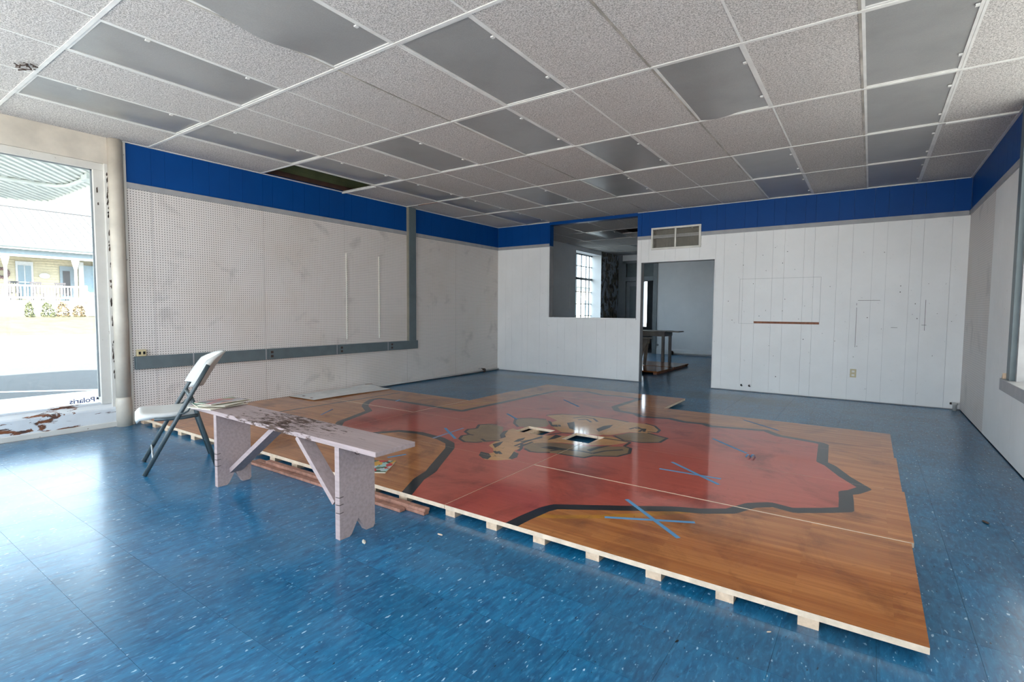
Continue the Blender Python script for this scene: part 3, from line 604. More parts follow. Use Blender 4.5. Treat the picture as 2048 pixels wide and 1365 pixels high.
YELLOW=[[(4.808,2.421),(4.938,2.492),(5.118,2.626),(5.291,2.78),(5.496,2.994)],[(2.151,4.507),(2.346,5.021),(2.49,5.221)]]
DARKLINE=[[(0.883,3.237),(0.911,4.019),(0.945,4.989)]]
P_tan=[[(3.473,4.128),(3.465,3.975),(3.529,3.828),(3.614,3.731),(3.644,3.58),(3.672,3.473),(3.76,3.416),(3.832,3.329),(3.822,3.277),(3.736,3.281),(3.789,3.187),(3.903,3.123),(3.993,3.161),(4.064,3.241),(4.066,3.326),(4.017,3.42),(3.944,3.457),(3.938,3.547),(3.868,3.693),(4.003,3.835),(4.133,3.931),(4.345,3.984),(4.516,4.11),(4.618,4.299),(4.386,4.403),(4.285,4.329),(4.011,4.149),(3.864,4.064),(3.668,4.051)],[(3.404,4.871),(3.513,5.037),(3.771,5.129),(4.058,5.141),(4.289,5.084),(4.476,5.114),(4.633,4.99),(4.691,4.84),(4.618,4.724),(4.458,4.667),(4.366,4.447),(4.251,4.374),(4.09,4.364),(3.944,4.268),(3.779,4.389),(3.636,4.561),(3.637,4.71)]]
P_olive=[[(3.116,3.998),(3.114,4.1),(3.23,4.152),(3.365,4.114),(3.543,3.838),(3.636,3.681),(3.596,3.571),(3.514,3.485),(3.423,3.444),(3.318,3.501),(3.261,3.601),(3.286,3.677),(3.182,3.74),(3.14,3.835),(3.184,3.914)],[(3.336,4.337),(3.231,4.523),(3.341,4.645),(3.511,4.693),(3.66,4.507),(3.698,4.383),(3.588,4.26),(3.473,4.215)],[(3.872,3.686),(3.96,3.803),(4.144,3.912),(4.36,3.954),(4.623,4.123),(4.698,4.106),(4.746,3.955),(4.701,3.813),(4.535,3.712),(4.503,3.625),(4.4,3.614),(4.27,3.606),(4.126,3.536),(4.005,3.539)],[(4.399,4.442),(4.467,4.643),(4.613,4.739),(4.753,4.675),(4.833,4.648),(4.829,4.454),(4.7,4.349),(4.535,4.334)]]
P_dark=[[(3.789,3.187),(3.736,3.281),(3.822,3.277),(3.891,3.219),(3.915,3.14),(3.867,3.138)],[(4.006,3.324),(3.954,3.442),(4.017,3.42),(4.07,3.32),(4.068,3.252),(4.03,3.257)],[(3.529,3.828),(3.465,3.975),(3.479,4.036),(3.552,3.874),(3.615,3.805),(3.614,3.731)],[(3.77,3.699),(3.749,3.808),(3.772,3.892),(3.804,3.805),(3.805,3.725)],[(3.778,4.667),(3.811,4.765),(4.005,4.426),(3.919,4.46)],[(4.145,4.595),(4.146,4.763),(4.203,4.875),(4.23,4.724),(4.214,4.505)],[(3.554,4.648),(3.616,4.619),(3.775,4.42),(3.718,4.445)],[(4.059,3.684),(4.105,3.767),(4.28,3.774),(4.257,3.71),(4.155,3.683)],[(4.413,3.848),(4.445,3.992),(4.533,4.122),(4.479,3.944),(4.463,3.815)],[(3.98,3.935),(3.939,4.161),(4.02,4.133),(4.011,4.013)],[(3.673,3.524),(3.688,3.666),(3.741,3.539),(3.761,3.441)]]
P_tan2=[[(3.666,4.547),(3.748,4.644),(3.837,4.534),(3.88,4.431),(3.794,4.387)]]
LINES=[[(3.184,3.914),(3.14,3.835),(3.182,3.74),(3.286,3.677),(3.261,3.601),(3.318,3.501),(3.423,3.444),(3.514,3.485),(3.549,3.536)],[(3.184,3.914),(3.101,4.056),(3.164,4.137),(3.257,4.158)],[(3.286,3.677),(3.333,3.683)],[(3.477,3.618),(3.557,3.569),(3.649,3.664)],[(3.341,4.341),(3.231,4.523),(3.341,4.645),(3.511,4.693)],[(3.473,4.215),(3.336,4.337)],[(3.404,4.871),(3.513,5.037),(3.771,5.129),(4.058,5.141),(4.289,5.084)],[(4.445,5.127),(4.566,5.076),(4.67,4.919),(4.685,4.805),(4.595,4.787)],[(4.399,4.442),(4.535,4.334),(4.7,4.349),(4.829,4.454),(4.833,4.648),(4.753,4.675),(4.613,4.739)],[(4.618,4.299),(4.623,4.149),(4.698,4.106),(4.746,3.955),(4.701,3.813),(4.535,3.712),(4.503,3.625),(4.4,3.614),(4.27,3.606)],[(3.872,3.686),(3.951,3.556),(3.972,3.478)],[(3.971,3.571),(4.064,3.522),(4.126,3.536),(4.207,3.596)],[(3.861,3.587),(3.857,3.764),(3.874,4.025)],[(3.908,3.573),(3.909,3.802)],[(3.822,3.738),(3.898,3.986)],[(3.713,4.923),(3.779,5.053),(3.909,5.029),(4.008,4.912)],[(3.8,4.87),(3.859,4.953),(3.969,4.846)],[(4.408,4.79),(4.446,4.918),(4.525,4.844),(4.528,4.738)],[(4.447,4.852),(4.535,4.884),(4.566,4.766)],[(3.814,3.362),(3.874,3.315),(3.853,3.368),(3.912,3.321)],[(3.71,4.508),(3.757,4.44)],[(3.73,4.523),(3.784,4.446)],[(3.755,4.542),(3.803,4.474)],[(3.877,4.086),(3.949,4.259),(4.099,4.297)],[(4.314,4.293),(4.487,4.309),(4.618,4.299)],[(4.184,3.634),(4.238,3.744),(4.389,3.784),(4.503,3.777)],[(4.503,3.777),(4.553,3.905),(4.661,4.031)]]
TAPES=[[(5.13,2.962),(5.559,2.601)],[(5.137,2.629),(5.572,2.853)],[(5.107,3.919),(5.529,3.584)],[(5.085,3.697),(5.512,3.721)],[(5.178,4.88),(5.528,4.533)],[(5.544,4.413),(5.608,4.45)],[(5.241,5.942),(5.624,5.607)],[(2.925,3.74),(3.288,3.478)],[(3.113,3.371),(3.071,3.849)],[(1.408,4.486),(1.37,4.593)],[(3.004,4.684),(3.261,4.505)],[(3.067,5.878),(3.456,5.555)],[(1.403,3.405),(1.218,3.69)],[(3.252,2.713),(3.304,2.861)]]

ZT, ZS = 0.062, 0.037
def ribbon(line, w):
    out = []
    for p, q in zip(line, line[1:]):
        a, b = Vector(p), Vector(q); t = (b-a)
        if t.length < 1e-4: continue
        t.normalize(); n = Vector((-t.y, t.x))*w/2
        out.append([tuple(a+n), tuple(a-n), tuple(b-n), tuple(b+n)])
    for p in line[1:-1]:
        out.append([(p[0]+w/2*math.cos(k*math.pi/4), p[1]+w/2*math.sin(k*math.pi/4)) for k in range(8)])
    return out
BAND = [(3.985, 2.20)] + BAND[1:] + [(4.765, 2.20)]
MATS = ['wood', 'red', 'black', 'yellow', 'tan', 'olive', 'raw']
LAYERS = [(BAND, 1)]
for l in YELLOW: LAYERS += [(p, 3) for p in ribbon(l, 0.05)]
for l in DARKLINE: LAYERS += [(p, 2) for p in ribbon(l, 0.035)]
LAYERS += [(p, 2) for p in ribbon(BAND, 0.078)]
LAYERS += [(p, 5) for p in P_olive] + [(p, 4) for p in P_tan] + [(p, 2) for p in P_dark] + [(p, 4) for p in P_tan2]
for l in LINES: LAYERS += [(p, 2) for p in ribbon(l, 0.027)]
LAYERS = [(p, mi, min(a for a, _ in p), max(a for a, _ in p), min(b for _, b in p), max(b for _, b in p)) for p, mi in LAYERS]
HOLES = [(3.545, 3.850, 4.05, 4.30), (4.062, 4.355, 4.045, 4.335)]
def inside(p, poly):
    x, y = p; c = False; j = len(poly)-1
    for i in range(len(poly)):
        (xi, yi), (xj, yj) = poly[i], poly[j]
        if (yi > y) != (yj > y) and x < (xj-xi)*(y-yi)/(yj-yi)+xi: c = not c
        j = i
    return c
def court_panel(x0, x1, y0, y1, label, off=0.0):
    t = thing('court_panel', label, 'floor panel', ((x0+x1)/2, (y0+y1)/2, 0), 0, None)
    ox, oy = (x0+x1)/2, (y0+y1)/2
    lay = [L for L in LAYERS if L[2] < x1 and L[3] > x0 and L[4] < y1 and L[5] > y0]
    holes = [h for h in HOLES if h[0] < x1 and h[1] > x0 and h[2] < y1 and h[3] > y0]
    V, E = [], []
    def loop(pts):
        b = len(V); V.extend(Vector(p) for p in pts); n = len(pts); E.extend((b+i, b+(i+1) % n) for i in range(n))
    loop([(x0, y0), (x1, y0), (x1, y1), (x0, y1)])
    for h in holes: loop([(max(h[0], x0), max(h[2], y0)), (min(h[1], x1), max(h[2], y0)), (min(h[1], x1), min(h[3], y1)), (max(h[0], x0), min(h[3], y1))])
    for L in lay: loop(L[0])
    vs, es, fs, *_ = delaunay_2d_cdt(V, E, [], 0, 1e-5)
    bm = bmesh.new(); used = {}
    def gv(i):
        if i not in used: used[i] = bm.verts.new((vs[i].x-ox, vs[i].y-oy, ZT))
        return used[i]
    for f in fs:
        c = sum((vs[i] for i in f), Vector((0, 0)))/len(f)
        if not (x0 < c.x < x1 and y0 < c.y < y1): continue
        if any(h[0] < c.x < h[1] and h[2] < c.y < h[3] for h in holes): continue
        mi = 0
        for L in lay:
            if L[2] <= c.x <= L[3] and L[4] <= c.y <= L[5] and inside(c, L[0]): mi = L[1]
        try: bm.faces.new([gv(i) for i in f]).material_index = mi
        except ValueError: pass
    bmesh.ops.recalc_face_normals(bm, faces=bm.faces)
    if sum(f.normal.z for f in bm.faces) < 0: bmesh.ops.reverse_faces(bm, faces=bm.faces)
    be = [e for e in bm.edges if len(e.link_faces) == 1]
    g = bmesh.ops.extrude_edge_only(bm, edges=be)
    nv = [e for e in g['geom'] if isinstance(e, bmesh.types.BMVert)]; nf = [e for e in g['geom'] if isinstance(e, bmesh.types.BMFace)]
    for v in nv: v.co.z = ZS
    for f in nf: f.material_index = 6
    bot = bmesh.ops.holes_fill(bm, edges=[e for e in bm.edges if len(e.link_faces) == 1], sides=0)
    for f in bot['faces']: f.material_index = 6
    me = bpy.data.meshes.new('board')
    if not holes: bmesh.ops.recalc_face_normals(bm, faces=bm.faces)
    bm.to_mesh(me); bm.free()
    for q in MATS: me.materials.append(M[q])
    link_copy('board', me, (0, 0, 0), t)
    n = 7; sp = (x1-x0-0.10)/(n-0.0)
    for k in range(n):
        sx = x0 + 0.005 + k*sp + off; w = 0.072
        spans = [(y0+0.004+rnd.uniform(-0.004, 0.004), y1-0.004)]
        box('sleeper', sx-ox, sx+w-ox, spans[0][0]-oy, spans[0][1]-oy, 0.0, ZS, 'raw2', t)
    return t
g = 0.0012
ry = [2.24, 3.235, 4.150, 5.095, 6.095, 6.955]
court_panel(0.006, 2.098, 2.19, 3.232-g, 'mostly bare amber court panel behind the folding chair', 0.0)
court_panel(0.006, 2.098, 3.232, 4.118, 'court panel with black line and red corner, between bench and loose white board')
court_panel(0.010, 2.092, 4.128, 5.105, 'court panel carrying the loose white board, by the pegboard wall')
M0 = court_panel(2.100, 4.280, ry[0], ry[1]-g, 'court panel with a magazine on it behind the painted bench')
court_panel(2.100, 4.280, ry[1], ry[2]-g, 'red court panel with painted animal muzzle and the front of a square hole')
court_panel(2.100, 4.280, ry[2], ry[3]-g, 'red court panel behind the two square holes with olive patches')
court_panel(2.110, 4.290, ry[3], ry[4]-0.006, 'red court panel with an upright black border line, second from the back')
court_panel(2.170, 4.322, ry[4], ry[5], 'court panel reaching furthest towards the pass-through wall')
court_panel(4.284, 6.535, ry[0], ry[1]-0.006, 'amber court panel with a large blue tape cross')
court_panel(4.284, 6.546, ry[1]+0.006, ry[2]-g, 'red court panel with pointed black border corner and narrow tape cross')
court_panel(4.284, 6.534, ry[2], ry[3]-g, 'red court panel with a square hole at its corner and a tape wad')
court_panel(4.290, 6.520, ry[3], ry[4], 'court panel of amber wood with a black border along the back edge')
# bright raw tongues left along two of the joints
boxes('edge_tongue', [(4.29-3.19, 6.53-3.19, 3.2293-2.7365, 3.2407-2.7365, 0.052, 0.0610)], 'raw', M0)
o = bpy.data.objects['edge_tongue']; t8 = [q for q in bpy.data.objects if q.name.startswith('court_panel') and q['label'].startswith('amber court panel with a large')][0]
o.parent = t8; o.location = (3.19-t8.location.x, 2.7365-t8.location.y, 0)
t3 = [q for q in bpy.data.objects if q.name.startswith('court_panel') and 'red corner' in q['label']][0]
b2 = box('edge_tongue', 1.33-t3.location.x, 2.07-t3.location.x, 4.1182-t3.location.y, 4.1277-t3.location.y, 0.052, 0.0612, 'raw', t3)
# blue tape strips stuck on the panels
TL = ['long blue tape strip, upper arm of the big cross on the amber panel', 'long blue tape strip lying flat under the big cross on the amber panel', 'pale blue tape strip crossing another on the red panel, the steeper one', 'pale blue tape strip crossing another on the red panel, the flatter one', 'single blue tape strip leading to a crumpled wad on the red panel', 'crumpled blue tape wad on the red panel', 'blue tape strip near the back border of the amber panel', 'short bright blue tape strip of the cross beside the black band', 'faded blue tape strip of the cross beside the black band', 'small blue tape mark near the loose white board', 'blue tape strip beside the olive painted patch', 'dark blue tape strip on the rearmost red panel', 'faded blue tape smear on the amber panel behind the bench', 'blue tape strip beside the magazine on the court panel']
for k, (a, b) in enumerate(TAPES):
    a, b = Vector(a), Vector(b); t = (b-a).normalized(); n = Vector((-t.y, t.x))*0.0125
    zz = ZT + 0.0006 + 0.0007*(k in (0, 2, 7)); bm = bmesh.new()
    wad = k == 5; seg = 6; up = 0.022 if wad else 0.0004
    L = []; Rr = []
    for i in range(seg+1):
        p = a + (b-a)*i/seg; h = zz + (abs(math.sin(i*2.1))*up if wad else 0)
        L.append(((p+n).x, (p+n).y, h)); Rr.append(((p-n).x, (p-n).y, h*1.0))
    top = [bm.verts.new(q) for q in L] ; bot = [bm.verts.new(q) for q in Rr]
    for i in range(seg): bm.faces.new((top[i], top[i+1], bot[i+1], bot[i]))
    ex = bmesh.ops.extrude_face_region(bm, geom=bm.faces[:])
    for v in [e for e in ex['geom'] if isinstance(e, bmesh.types.BMVert)]: v.co.z -= 0.0004
    tag(mesh_obj('tape_strip', bm, 'tape_old' if k in (8, 12) else 'tape'), TL[k], 'tape')

# ------------------------------------------------------------------ painted plank bench
ba = R(-1.2)
bench = thing('bench', 'long low plank bench in worn lilac grey paint with braced board legs', 'bench', (3.355, 1.80, 0), ba)
box('seat', -1.02, 1.02, -0.131, 0.131, 0.499, 0.526, 'benchtop', bench, bevel=0.003)
def bench_leg(name, x, parent, y0=-0.122, y1=0.108, h=0.499, mats='bench'):
    w = y1-y0
    pr = [(y0, 0), (y0+0.055, 0.0), (y0+0.072, 0.010), (y0+0.100, 0.052), (y0+0.124, 0.085), (y0+0.140, 0.060), (y0+0.165, 0.034), (y1-0.030, 0.028 if False else 0.022), (y1-0.026, 0.0), (y1, 0.0), (y1, h), (y0, h)]
    pr = [(y0, 0), (y0+0.060, 0.0), (y0+0.076, 0.012), (y0+0.118, 0.086), (y0+0.134, 0.060), (y0+0.160, 0.020), (y0+0.170, 0.0), (y1-0.012, 0.0), (y1, 0.016), (y1, h), (y0, h)]
    l = prism(name, pr, 'x', x-0.019, x+0.019, mats, parent)
    return l
for x in (-0.665, 0.697):
    l = bench_leg('leg', x, bench)
    for k, z in enumerate((0.142, 0.186, 0.226)):
        bar('nail', (x-0.010, -0.1243, z), (x+0.0195, -0.1243, z+0.003), 0.003, 0.0022, 'nail', l, side=(0, 0, 1))
        bar('nail', (x+0.0196, -0.122, z+0.002), (x+0.0196, -0.098, z+0.004), 0.003, 0.0016, 'nail', l, side=(0, 0, 1))
bar('brace', (-0.655, 0.000, 0.090), (-0.05, 0.000, 0.488), 0.085, 0.030, 'bench', bench, side=(0, 1, 0))
bar('brace', (0.66, -0.080, 0.188), (0.315, -0.080, 0.492), 0.080, 0.030, 'bench', bench, side=(0, 1, 0))
# wire hook under the seat end
pts = [(0.72+0.026*math.sin(a), -0.02+0.0*a, 0.455+0.028*math.cos(a)) for a in [R(q) for q in range(-150, 120, 30)]]
tube('wire_hook', [(0.7195, -0.005+0.022*math.sin(a), 0.462+0.026*math.cos(a)) for a in [R(q) for q in range(20, 330, 31)]], 0.0016, 'nail', bench, 6)

# ------------------------------------------------------------------ folding chair (local y: 0 front foot .. rear)
chair = thing('folding_chair', 'white plastic folding chair with dark grey steel frame beside the bench', 'chair', (1.84, 1.558, 0), R(-19))
def oval_tube(name, pts, w, t, mat, parent, seg=10): 
    bm = bmesh.new(); pts = [Vector(p) for p in pts]; rings = []
    for i, p in enumerate(pts):
        tv = (pts[min(i+1, len(pts)-1)] - pts[max(i-1, 0)]).normalized(); a = Vector((1, 0, 0)); b = tv.cross(a).normalized()
        rings.append([bm.verts.new(p + a*t*math.cos(k*2*math.pi/seg) + b*w*math.sin(k*2*math.pi/seg)) for k in range(seg)])
    for A, Bq in zip(rings, rings[1:]):
        for k in range(seg): bm.faces.new((A[k], A[(k+1) % seg], Bq[(k+1) % seg], Bq[k]))
    bm.faces.new(rings[0][::-1]); bm.faces.new(rings[-1]); return mesh_obj(name, bm, mat, parent, smooth=True)
for s in (-1, 1):
    x = 0.219*s
    oval_tube('front_leg', [(x, 0.006, 0.004), (x, 0.216, 0.402), (x, 0.345, 0.640), (x*0.99, 0.426, 0.79)], 0.0155, 0.0115, 'steel', chair)
    oval_tube('rear_leg', [(x*0.93, 0.462, 0.004), (x*0.93, 0.355, 0.385), (x*0.93, 0.330, 0.480), (x*0.93, 0.305, 0.560)], 0.0155, 0.0115, 'steel', chair)
    oval_tube('seat_rail', [(x*0.965, 0.075, 0.408), (x*0.965, 0.150, 0.403), (x*0.965, 0.250, 0.402), (x*0.965, 0.350, 0.412)], 0.013, 0.010, 'steel', chair)
    tube('link_arm', [(x*1.03, 0.225, 0.436), (x*1.03, 0.262, 0.438), (x*1.02, 0.285, 0.450), (x*1.0, 0.300, 0.472), (x*0.97, 0.330, 0.480)], 0.006, 'steel', chair, 8)
tube('rung', [(-0.215, 0.062, 0.128), (0.215, 0.062, 0.128)], 0.007, 'rung', chair, 10)
tube('rung', [(-0.20, 0.428, 0.128), (0.20, 0.428, 0.128)], 0.007, 'rung', chair, 10)
tube('cross_tube', [(-0.20, 0.307, 0.552), (0.20, 0.307, 0.552)], 0.0095, 'steel', chair, 10)
tube('cross_tube', [(-0.20, 0.33, 0.462), (0.20, 0.33, 0.462)], 0.008, 'steel', chair, 10)
# seat: moulded shell with rolled front edge
bm = bmesh.new(); nx, ny = 14, 16; top = {}; und = {}
for i in range(nx+1):
    for j in range(ny+1):
        p = i/nx*2-1; q = j/ny
        hw = 0.196 + 0.022*math.sin(math.pi*min(q*1.25, 1)) - 0.03*max(0, (0.12-q)/0.12)**2 - 0.035*max(0, (q-0.85)/0.15)**2
        xx = p*hw; y = -0.038 + 0.40*q + 0.02*(1-p*p)*(-1 if q < 0.1 else 0)*0
        edge = min(1, (1-abs(p))/0.12); fr = min(1, q/0.10); bk = min(1, (1-q)/0.08)
        z = 0.452 - 0.014*math.sin(math.pi*q)*(1-p*p) - 0.030*(1-fr)**2 - 0.012*(1-edge)**2 - 0.010*(1-bk)**2
        top[i, j] = bm.verts.new((xx, y, z))
        und[i, j] = bm.verts.new((xx*0.98, y+(0.008 if j == 0 else 0), min(z-0.010, 0.432) - (0.020 if 0 < i < nx and 0 < j < ny else 0.022)*(1 if q < 0.25 else 0.7)))
for i in range(nx):
    for j in range(ny):
        bm.faces.new((top[i, j], top[i+1, j], top[i+1, j+1], top[i, j+1])); bm.faces.new((und[i, j], und[i, j+1], und[i+1, j+1], und[i+1, j]))
for i in range(nx):
    bm.faces.new((top[i, 0], und[i, 0], und[i+1, 0], top[i+1, 0])); bm.faces.new((top[i, ny], top[i+1, ny], und[i+1, ny], und[i, ny]))
for j in range(ny):
    bm.faces.new((top[0, j], top[0, j+1], und[0, j+1], und[0, j])); bm.faces.new((top[nx, j], und[nx, j], und[nx, j+1], top[nx, j+1]))
mesh_obj('seat', bm, 'plastic', chair, smooth=True)
# backrest: curved shell, hollow towards the sitter, wrapped over the frame ends
bm = bmesh.new(); nx, ny = 18, 12; fr_, bk_ = {}, {}
for i in range(nx+1):
    for j in range(ny+1):
        p = i/nx*2-1; q = j/ny
        zb = 0.628 - 0.012*(1-p*p); ztop = 0.868 - 0.045*abs(p)**4 + 0.012*(1-p*p)
        z = zb + (ztop-zb)*q; lean = 0.322 + (z-0.628)*0.53
        hw = 0.204 - 0.016*max(0, (q-0.75)/0.25)**2 - 0.010*max(0, (0.15-q)/0.15)
        bulge = 0.088*(1-p*p)
        y = lean + bulge - 0.004 + 0.020*q*q
        th = 0.012 + 0.012*max(0, abs(p)-0.8)/0.2
        fr_[i, j] = bm.verts.new((p*hw, y-th, z)); bk_[i, j] = bm.verts.new((p*hw, y+th, z-(0.004 if j == ny else 0)))
for i in range(nx):
    for j in range(ny):
        bm.faces.new((fr_[i, j], fr_[i, j+1], fr_[i+1, j+1], fr_[i+1, j])); bm.faces.new((bk_[i, j], bk_[i+1, j], bk_[i+1, j+1], bk_[i, j+1]))
for i in range(nx):
    bm.faces.new((fr_[i, 0], fr_[i+1, 0], bk_[i+1, 0], bk_[i, 0])); bm.faces.new((fr_[i, ny], bk_[i, ny], bk_[i+1, ny], fr_[i+1, ny]))
for j in range(ny):
    bm.faces.new((fr_[0, j], bk_[0, j], bk_[0, j+1], fr_[0, j+1])); bm.faces.new((fr_[nx, j], fr_[nx, j+1], bk_[nx, j+1], bk_[nx, j]))
mesh_obj('backrest', bm, 'plastic', chair, smooth=True)

# ------------------------------------------------------------------ magazines
def magazine(loc, rz, w, l, th, cov, label, group=None, curl=0.0):
    t = thing('magazine', label, 'magazine', loc, rz, group)
    bm = bmesh.new(); n = 8
    def sheet(z0, z1, ins):
        A, Bq = [], []
        for i in range(n+1):
            x = -w/2+ins + (w-2*ins)*i/n; dz = curl*(i/n)**2
            A.append([bm.verts.new((x, -l/2+ins, z0+dz)), bm.verts.new((x, l/2-ins, z0+dz))]); Bq.append([bm.verts.new((x, -l/2+ins, z1+dz)), bm.verts.new((x, l/2-ins, z1+dz))])
        for i in range(n):
            bm.faces.new((A[i][0], A[i][1], A[i+1][1], A[i+1][0])); bm.faces.new((Bq[i][0], Bq[i+1][0], Bq[i+1][1], Bq[i][1]))
            bm.faces.new((A[i][0], A[i+1][0], Bq[i+1][0], Bq[i][0])); bm.faces.new((A[i][1], Bq[i][1], Bq[i+1][1], A[i+1][1]))
        bm.faces.new((A[0][0], Bq[0][0], Bq[0][1], A[0][1])); bm.faces.new((A[n][0], A[n][1], Bq[n][1], Bq[n][0]))
    sheet(0.0, th, 0.001); mesh_obj('pages', bm, 'page', t)
    bm = bmesh.new(); sheet(th, th+0.0008, 0.0); mesh_obj('cover', bm, cov, t)
    return t
zb = 0.5265
magazine((2.515, 1.800, zb), R(12), 0.235, 0.300, 0.006, 'page', 'cream folded newspaper at the bottom of the pile on the bench')
magazine((2.475, 1.815, zb+0.007), R(-14), 0.225, 0.290, 0.005, 'cov3', 'green covered magazine in the pile on the bench', None, 0.004)
magazine((2.545, 1.835, zb+0.0165), R(25), 0.215, 0.280, 0.004, 'page', 'cream magazine lying open under the top one on the bench', None, 0.003)
magazine((2.510, 1.830, zb+0.0245), R(4), 0.215, 0.280, 0.004, 'cov1', 'grey and red covered magazine on top of the pile on the bench', None, 0.006)
magazine((3.375, 2.500, ZT), R(32), 0.215, 0.280, 0.007, 'cov2', 'bright red and white magazine lying on the court panel behind the bench')

# ------------------------------------------------------------------ loose boards and sheet
def loose(name, p, q, w, h, mat, label, cat, group=None):
    return tag(bar(name, p, q, w, h, mat, None, side=(0, 1, 0), bevel=0.002), label, cat, group)
loose('loose_board', (2.30, 2.118, 0.0105), (4.045, 2.128, 0.0105), 0.042, 0.019, 'redwood', 'single reddish loose board on the blue floor, in front of the stacked pair', 'board')
loose('loose_board', (2.34, 2.170, 0.0105), (4.195, 2.178, 0.0105), 0.042, 0.019, 'redwood', 'lower reddish board of the stacked pair along the court panels', 'board')
loose('loose_board', (2.50, 2.168, 0.0300), (4.200, 2.180, 0.0300), 0.040, 0.019, 'redwood', 'upper reddish board of the stacked pair along the court panels', 'board')
bm = bmesh.new(); cs = [(0.060, 3.862), (0.566, 3.886), (0.604, 5.125), (0.050, 5.168)]; n = 10; G = {}
for i in range(n+1):
    for j in range(n+1):
        p, q = i/n, j/n
        a = Vector(cs[0]).lerp(Vector(cs[1]), p); b = Vector(cs[3]).lerp(Vector(cs[2]), p); c = a.lerp(b, q)
        z = 0.0665 + 0.006 + 0.030*max(0, q-0.7)/0.3*max(0, 1-p*1.6) + 0.004*math.sin(q*5)
        G[i, j] = (bm.verts.new((c.x, c.y, z)), bm.verts.new((c.x, c.y, z-0.006)))
for i in range(n):
    for j in range(n):
        bm.faces.new([G[a, b][0] for a, b in ((i, j), (i+1, j), (i+1, j+1), (i, j+1))]).material_index = 0
        bm.faces.new([G[a, b][1] for a, b in ((i, j), (i, j+1), (i+1, j+1), (i+1, j))]).material_index = 1
for k in range(n):
    for a, b in (((k, 0), (k+1, 0)), ((k+1, n), (k, n)), ((0, k+1), (0, k)), ((n, k), (n, k+1))):
        bm.faces.new((G[a][0], G[a][1], G[b][1], G[b][0])).material_index = 1
ws = thing('loose_sheet', 'white hardboard sheet with a curled corner lying by the pegboard wall', 'board', (0, 0, 0))
mesh_obj('sheet', bm, ['whiteboard', 'plywood'], ws)
box('backing_strip', 0.075, 0.560, 3.885, 3.925, 0.0625, 0.0665, 'plywood', ws); bar('backing_strip', (0.555, 3.90, 0.0645), (0.590, 5.11, 0.0645), 0.03, 0.004, 'plywood', ws, side=(1, 0, 0))
for x, y in ((0.20, 3.98), (0.42, 3.95)): box('peg_hole', x-0.022, x+0.022, y-0.014, y+0.014, 0.0740, 0.0752, 'plywood', ws)
bar('curled_edge', (0.070, 5.10, 0.090), (0.16, 5.155, 0.103), 0.03, 0.004, 'plywood', ws)

# ------------------------------------------------------------------ wall raceway, post, strips, outlets, vent
rw = thing('wall_raceway', 'slate grey metal wiring trunking along the pegboard wall with sockets', 'trunking', (0, 2.14, 0.645))
box('channel', 0.0, 0.048, 0.012, 4.095, -0.068, 0.068, 'raceway', rw, bevel=0.003)
for y in (2.71, 3.563, 4.622, 5.575): box('cover_joint', 0.0, 0.050, y-2.14-0.006, y-2.14+0.006, -0.069, 0.069, 'trim', rw)
for y in (3.64, 4.70, 5.655):
    so_ = box('socket_plate', 0.047, 0.0515, y-2.14-0.038, y-2.14+0.060, -0.058, 0.058, 'raceway', rw, bevel=0.001)
    for dz in (-0.026, 0.026): box('socket', 0.051, 0.0535, y-2.14-0.016, y-2.14+0.018, dz-0.015, dz+0.015, 'rust', so_)
vp = thing('wall_channel', 'slate grey vertical metal channel from ceiling down to the trunking', 'channel', (0, 6.118, 0.712))
box('channel', 0.0, 0.050, -0.078, 0.078, 0.0, H-0.716, 'raceway', vp, bevel=0.003); box('side_strip', 0.0, 0.046, -0.090, -0.078, 0.0, H-0.716, 'grille', vp)
for y, z0, z1 in ((4.835, 0.785, 2.044), (5.445, 0.783, 2.046)):
    st = thing('shelf_standard', 'white slotted shelf upright on the pegboard, %s the grey channel' % ('further from' if y < 5 else 'nearer to'), 'shelf upright', (0, y, z0))
    box('rail', 0.0, 0.012, -0.011, 0.011, 0, z1-z0, 'vent', st)
    bm = bmesh.new()
    for k in range(int((z1-z0)/0.032)): B(bm, 0.0115, 0.0125, -0.004, 0.004, 0.012+k*0.032, 0.026+k*0.032)
    q = mesh_obj('slots', bm, 'groove', st); q['kind'] = 'stuff'
jb = thing('junction_box', 'small ivory outlet box sitting on the end of the grey trunking', 'outlet box', (0.0, 2.21, 0.714))
box('body', 0.0, 0.045, -0.040, 0.040, 0.0, 0.070, 'ivory', jb, bevel=0.004)
for q in (-0.02, 0.02): box('slot', 0.0445, 0.0465, q-0.010, q+0.010, 0.02, 0.05, 'hole', jb)
ou = thing('wall_outlet', 'ivory double power outlet low on the white back wall', 'outlet', (6.151, YB, 0.386))
box('plate', -0.036, 0.036, -0.006, 0.0, -0.058, 0.058, 'ivory', ou, bevel=0.002)
for z in (-0.026, 0.026): box('socket', -0.017, 0.017, -0.0085, -0.005, z-0.014, z+0.014, 'vent', ou, bevel=0.003)
vt = thing('air_vent', 'cream framed double air grille high on the back wall above the doorway', 'vent', (3.636, YB, 2.447))
w, h = 0.408, 0.182
boxes('frame', [(-w, w, -0.03, 0.0, h-0.030, h), (-w, w, -0.03, 0.0, -h, -h+0.030), (-w, -w+0.030, -0.03, 0.0, -h+0.03, h-0.03), (w-0.030, w, -0.03, 0.0, -h+0.03, h-0.03)], 'vent', vt, bevel=0.003)
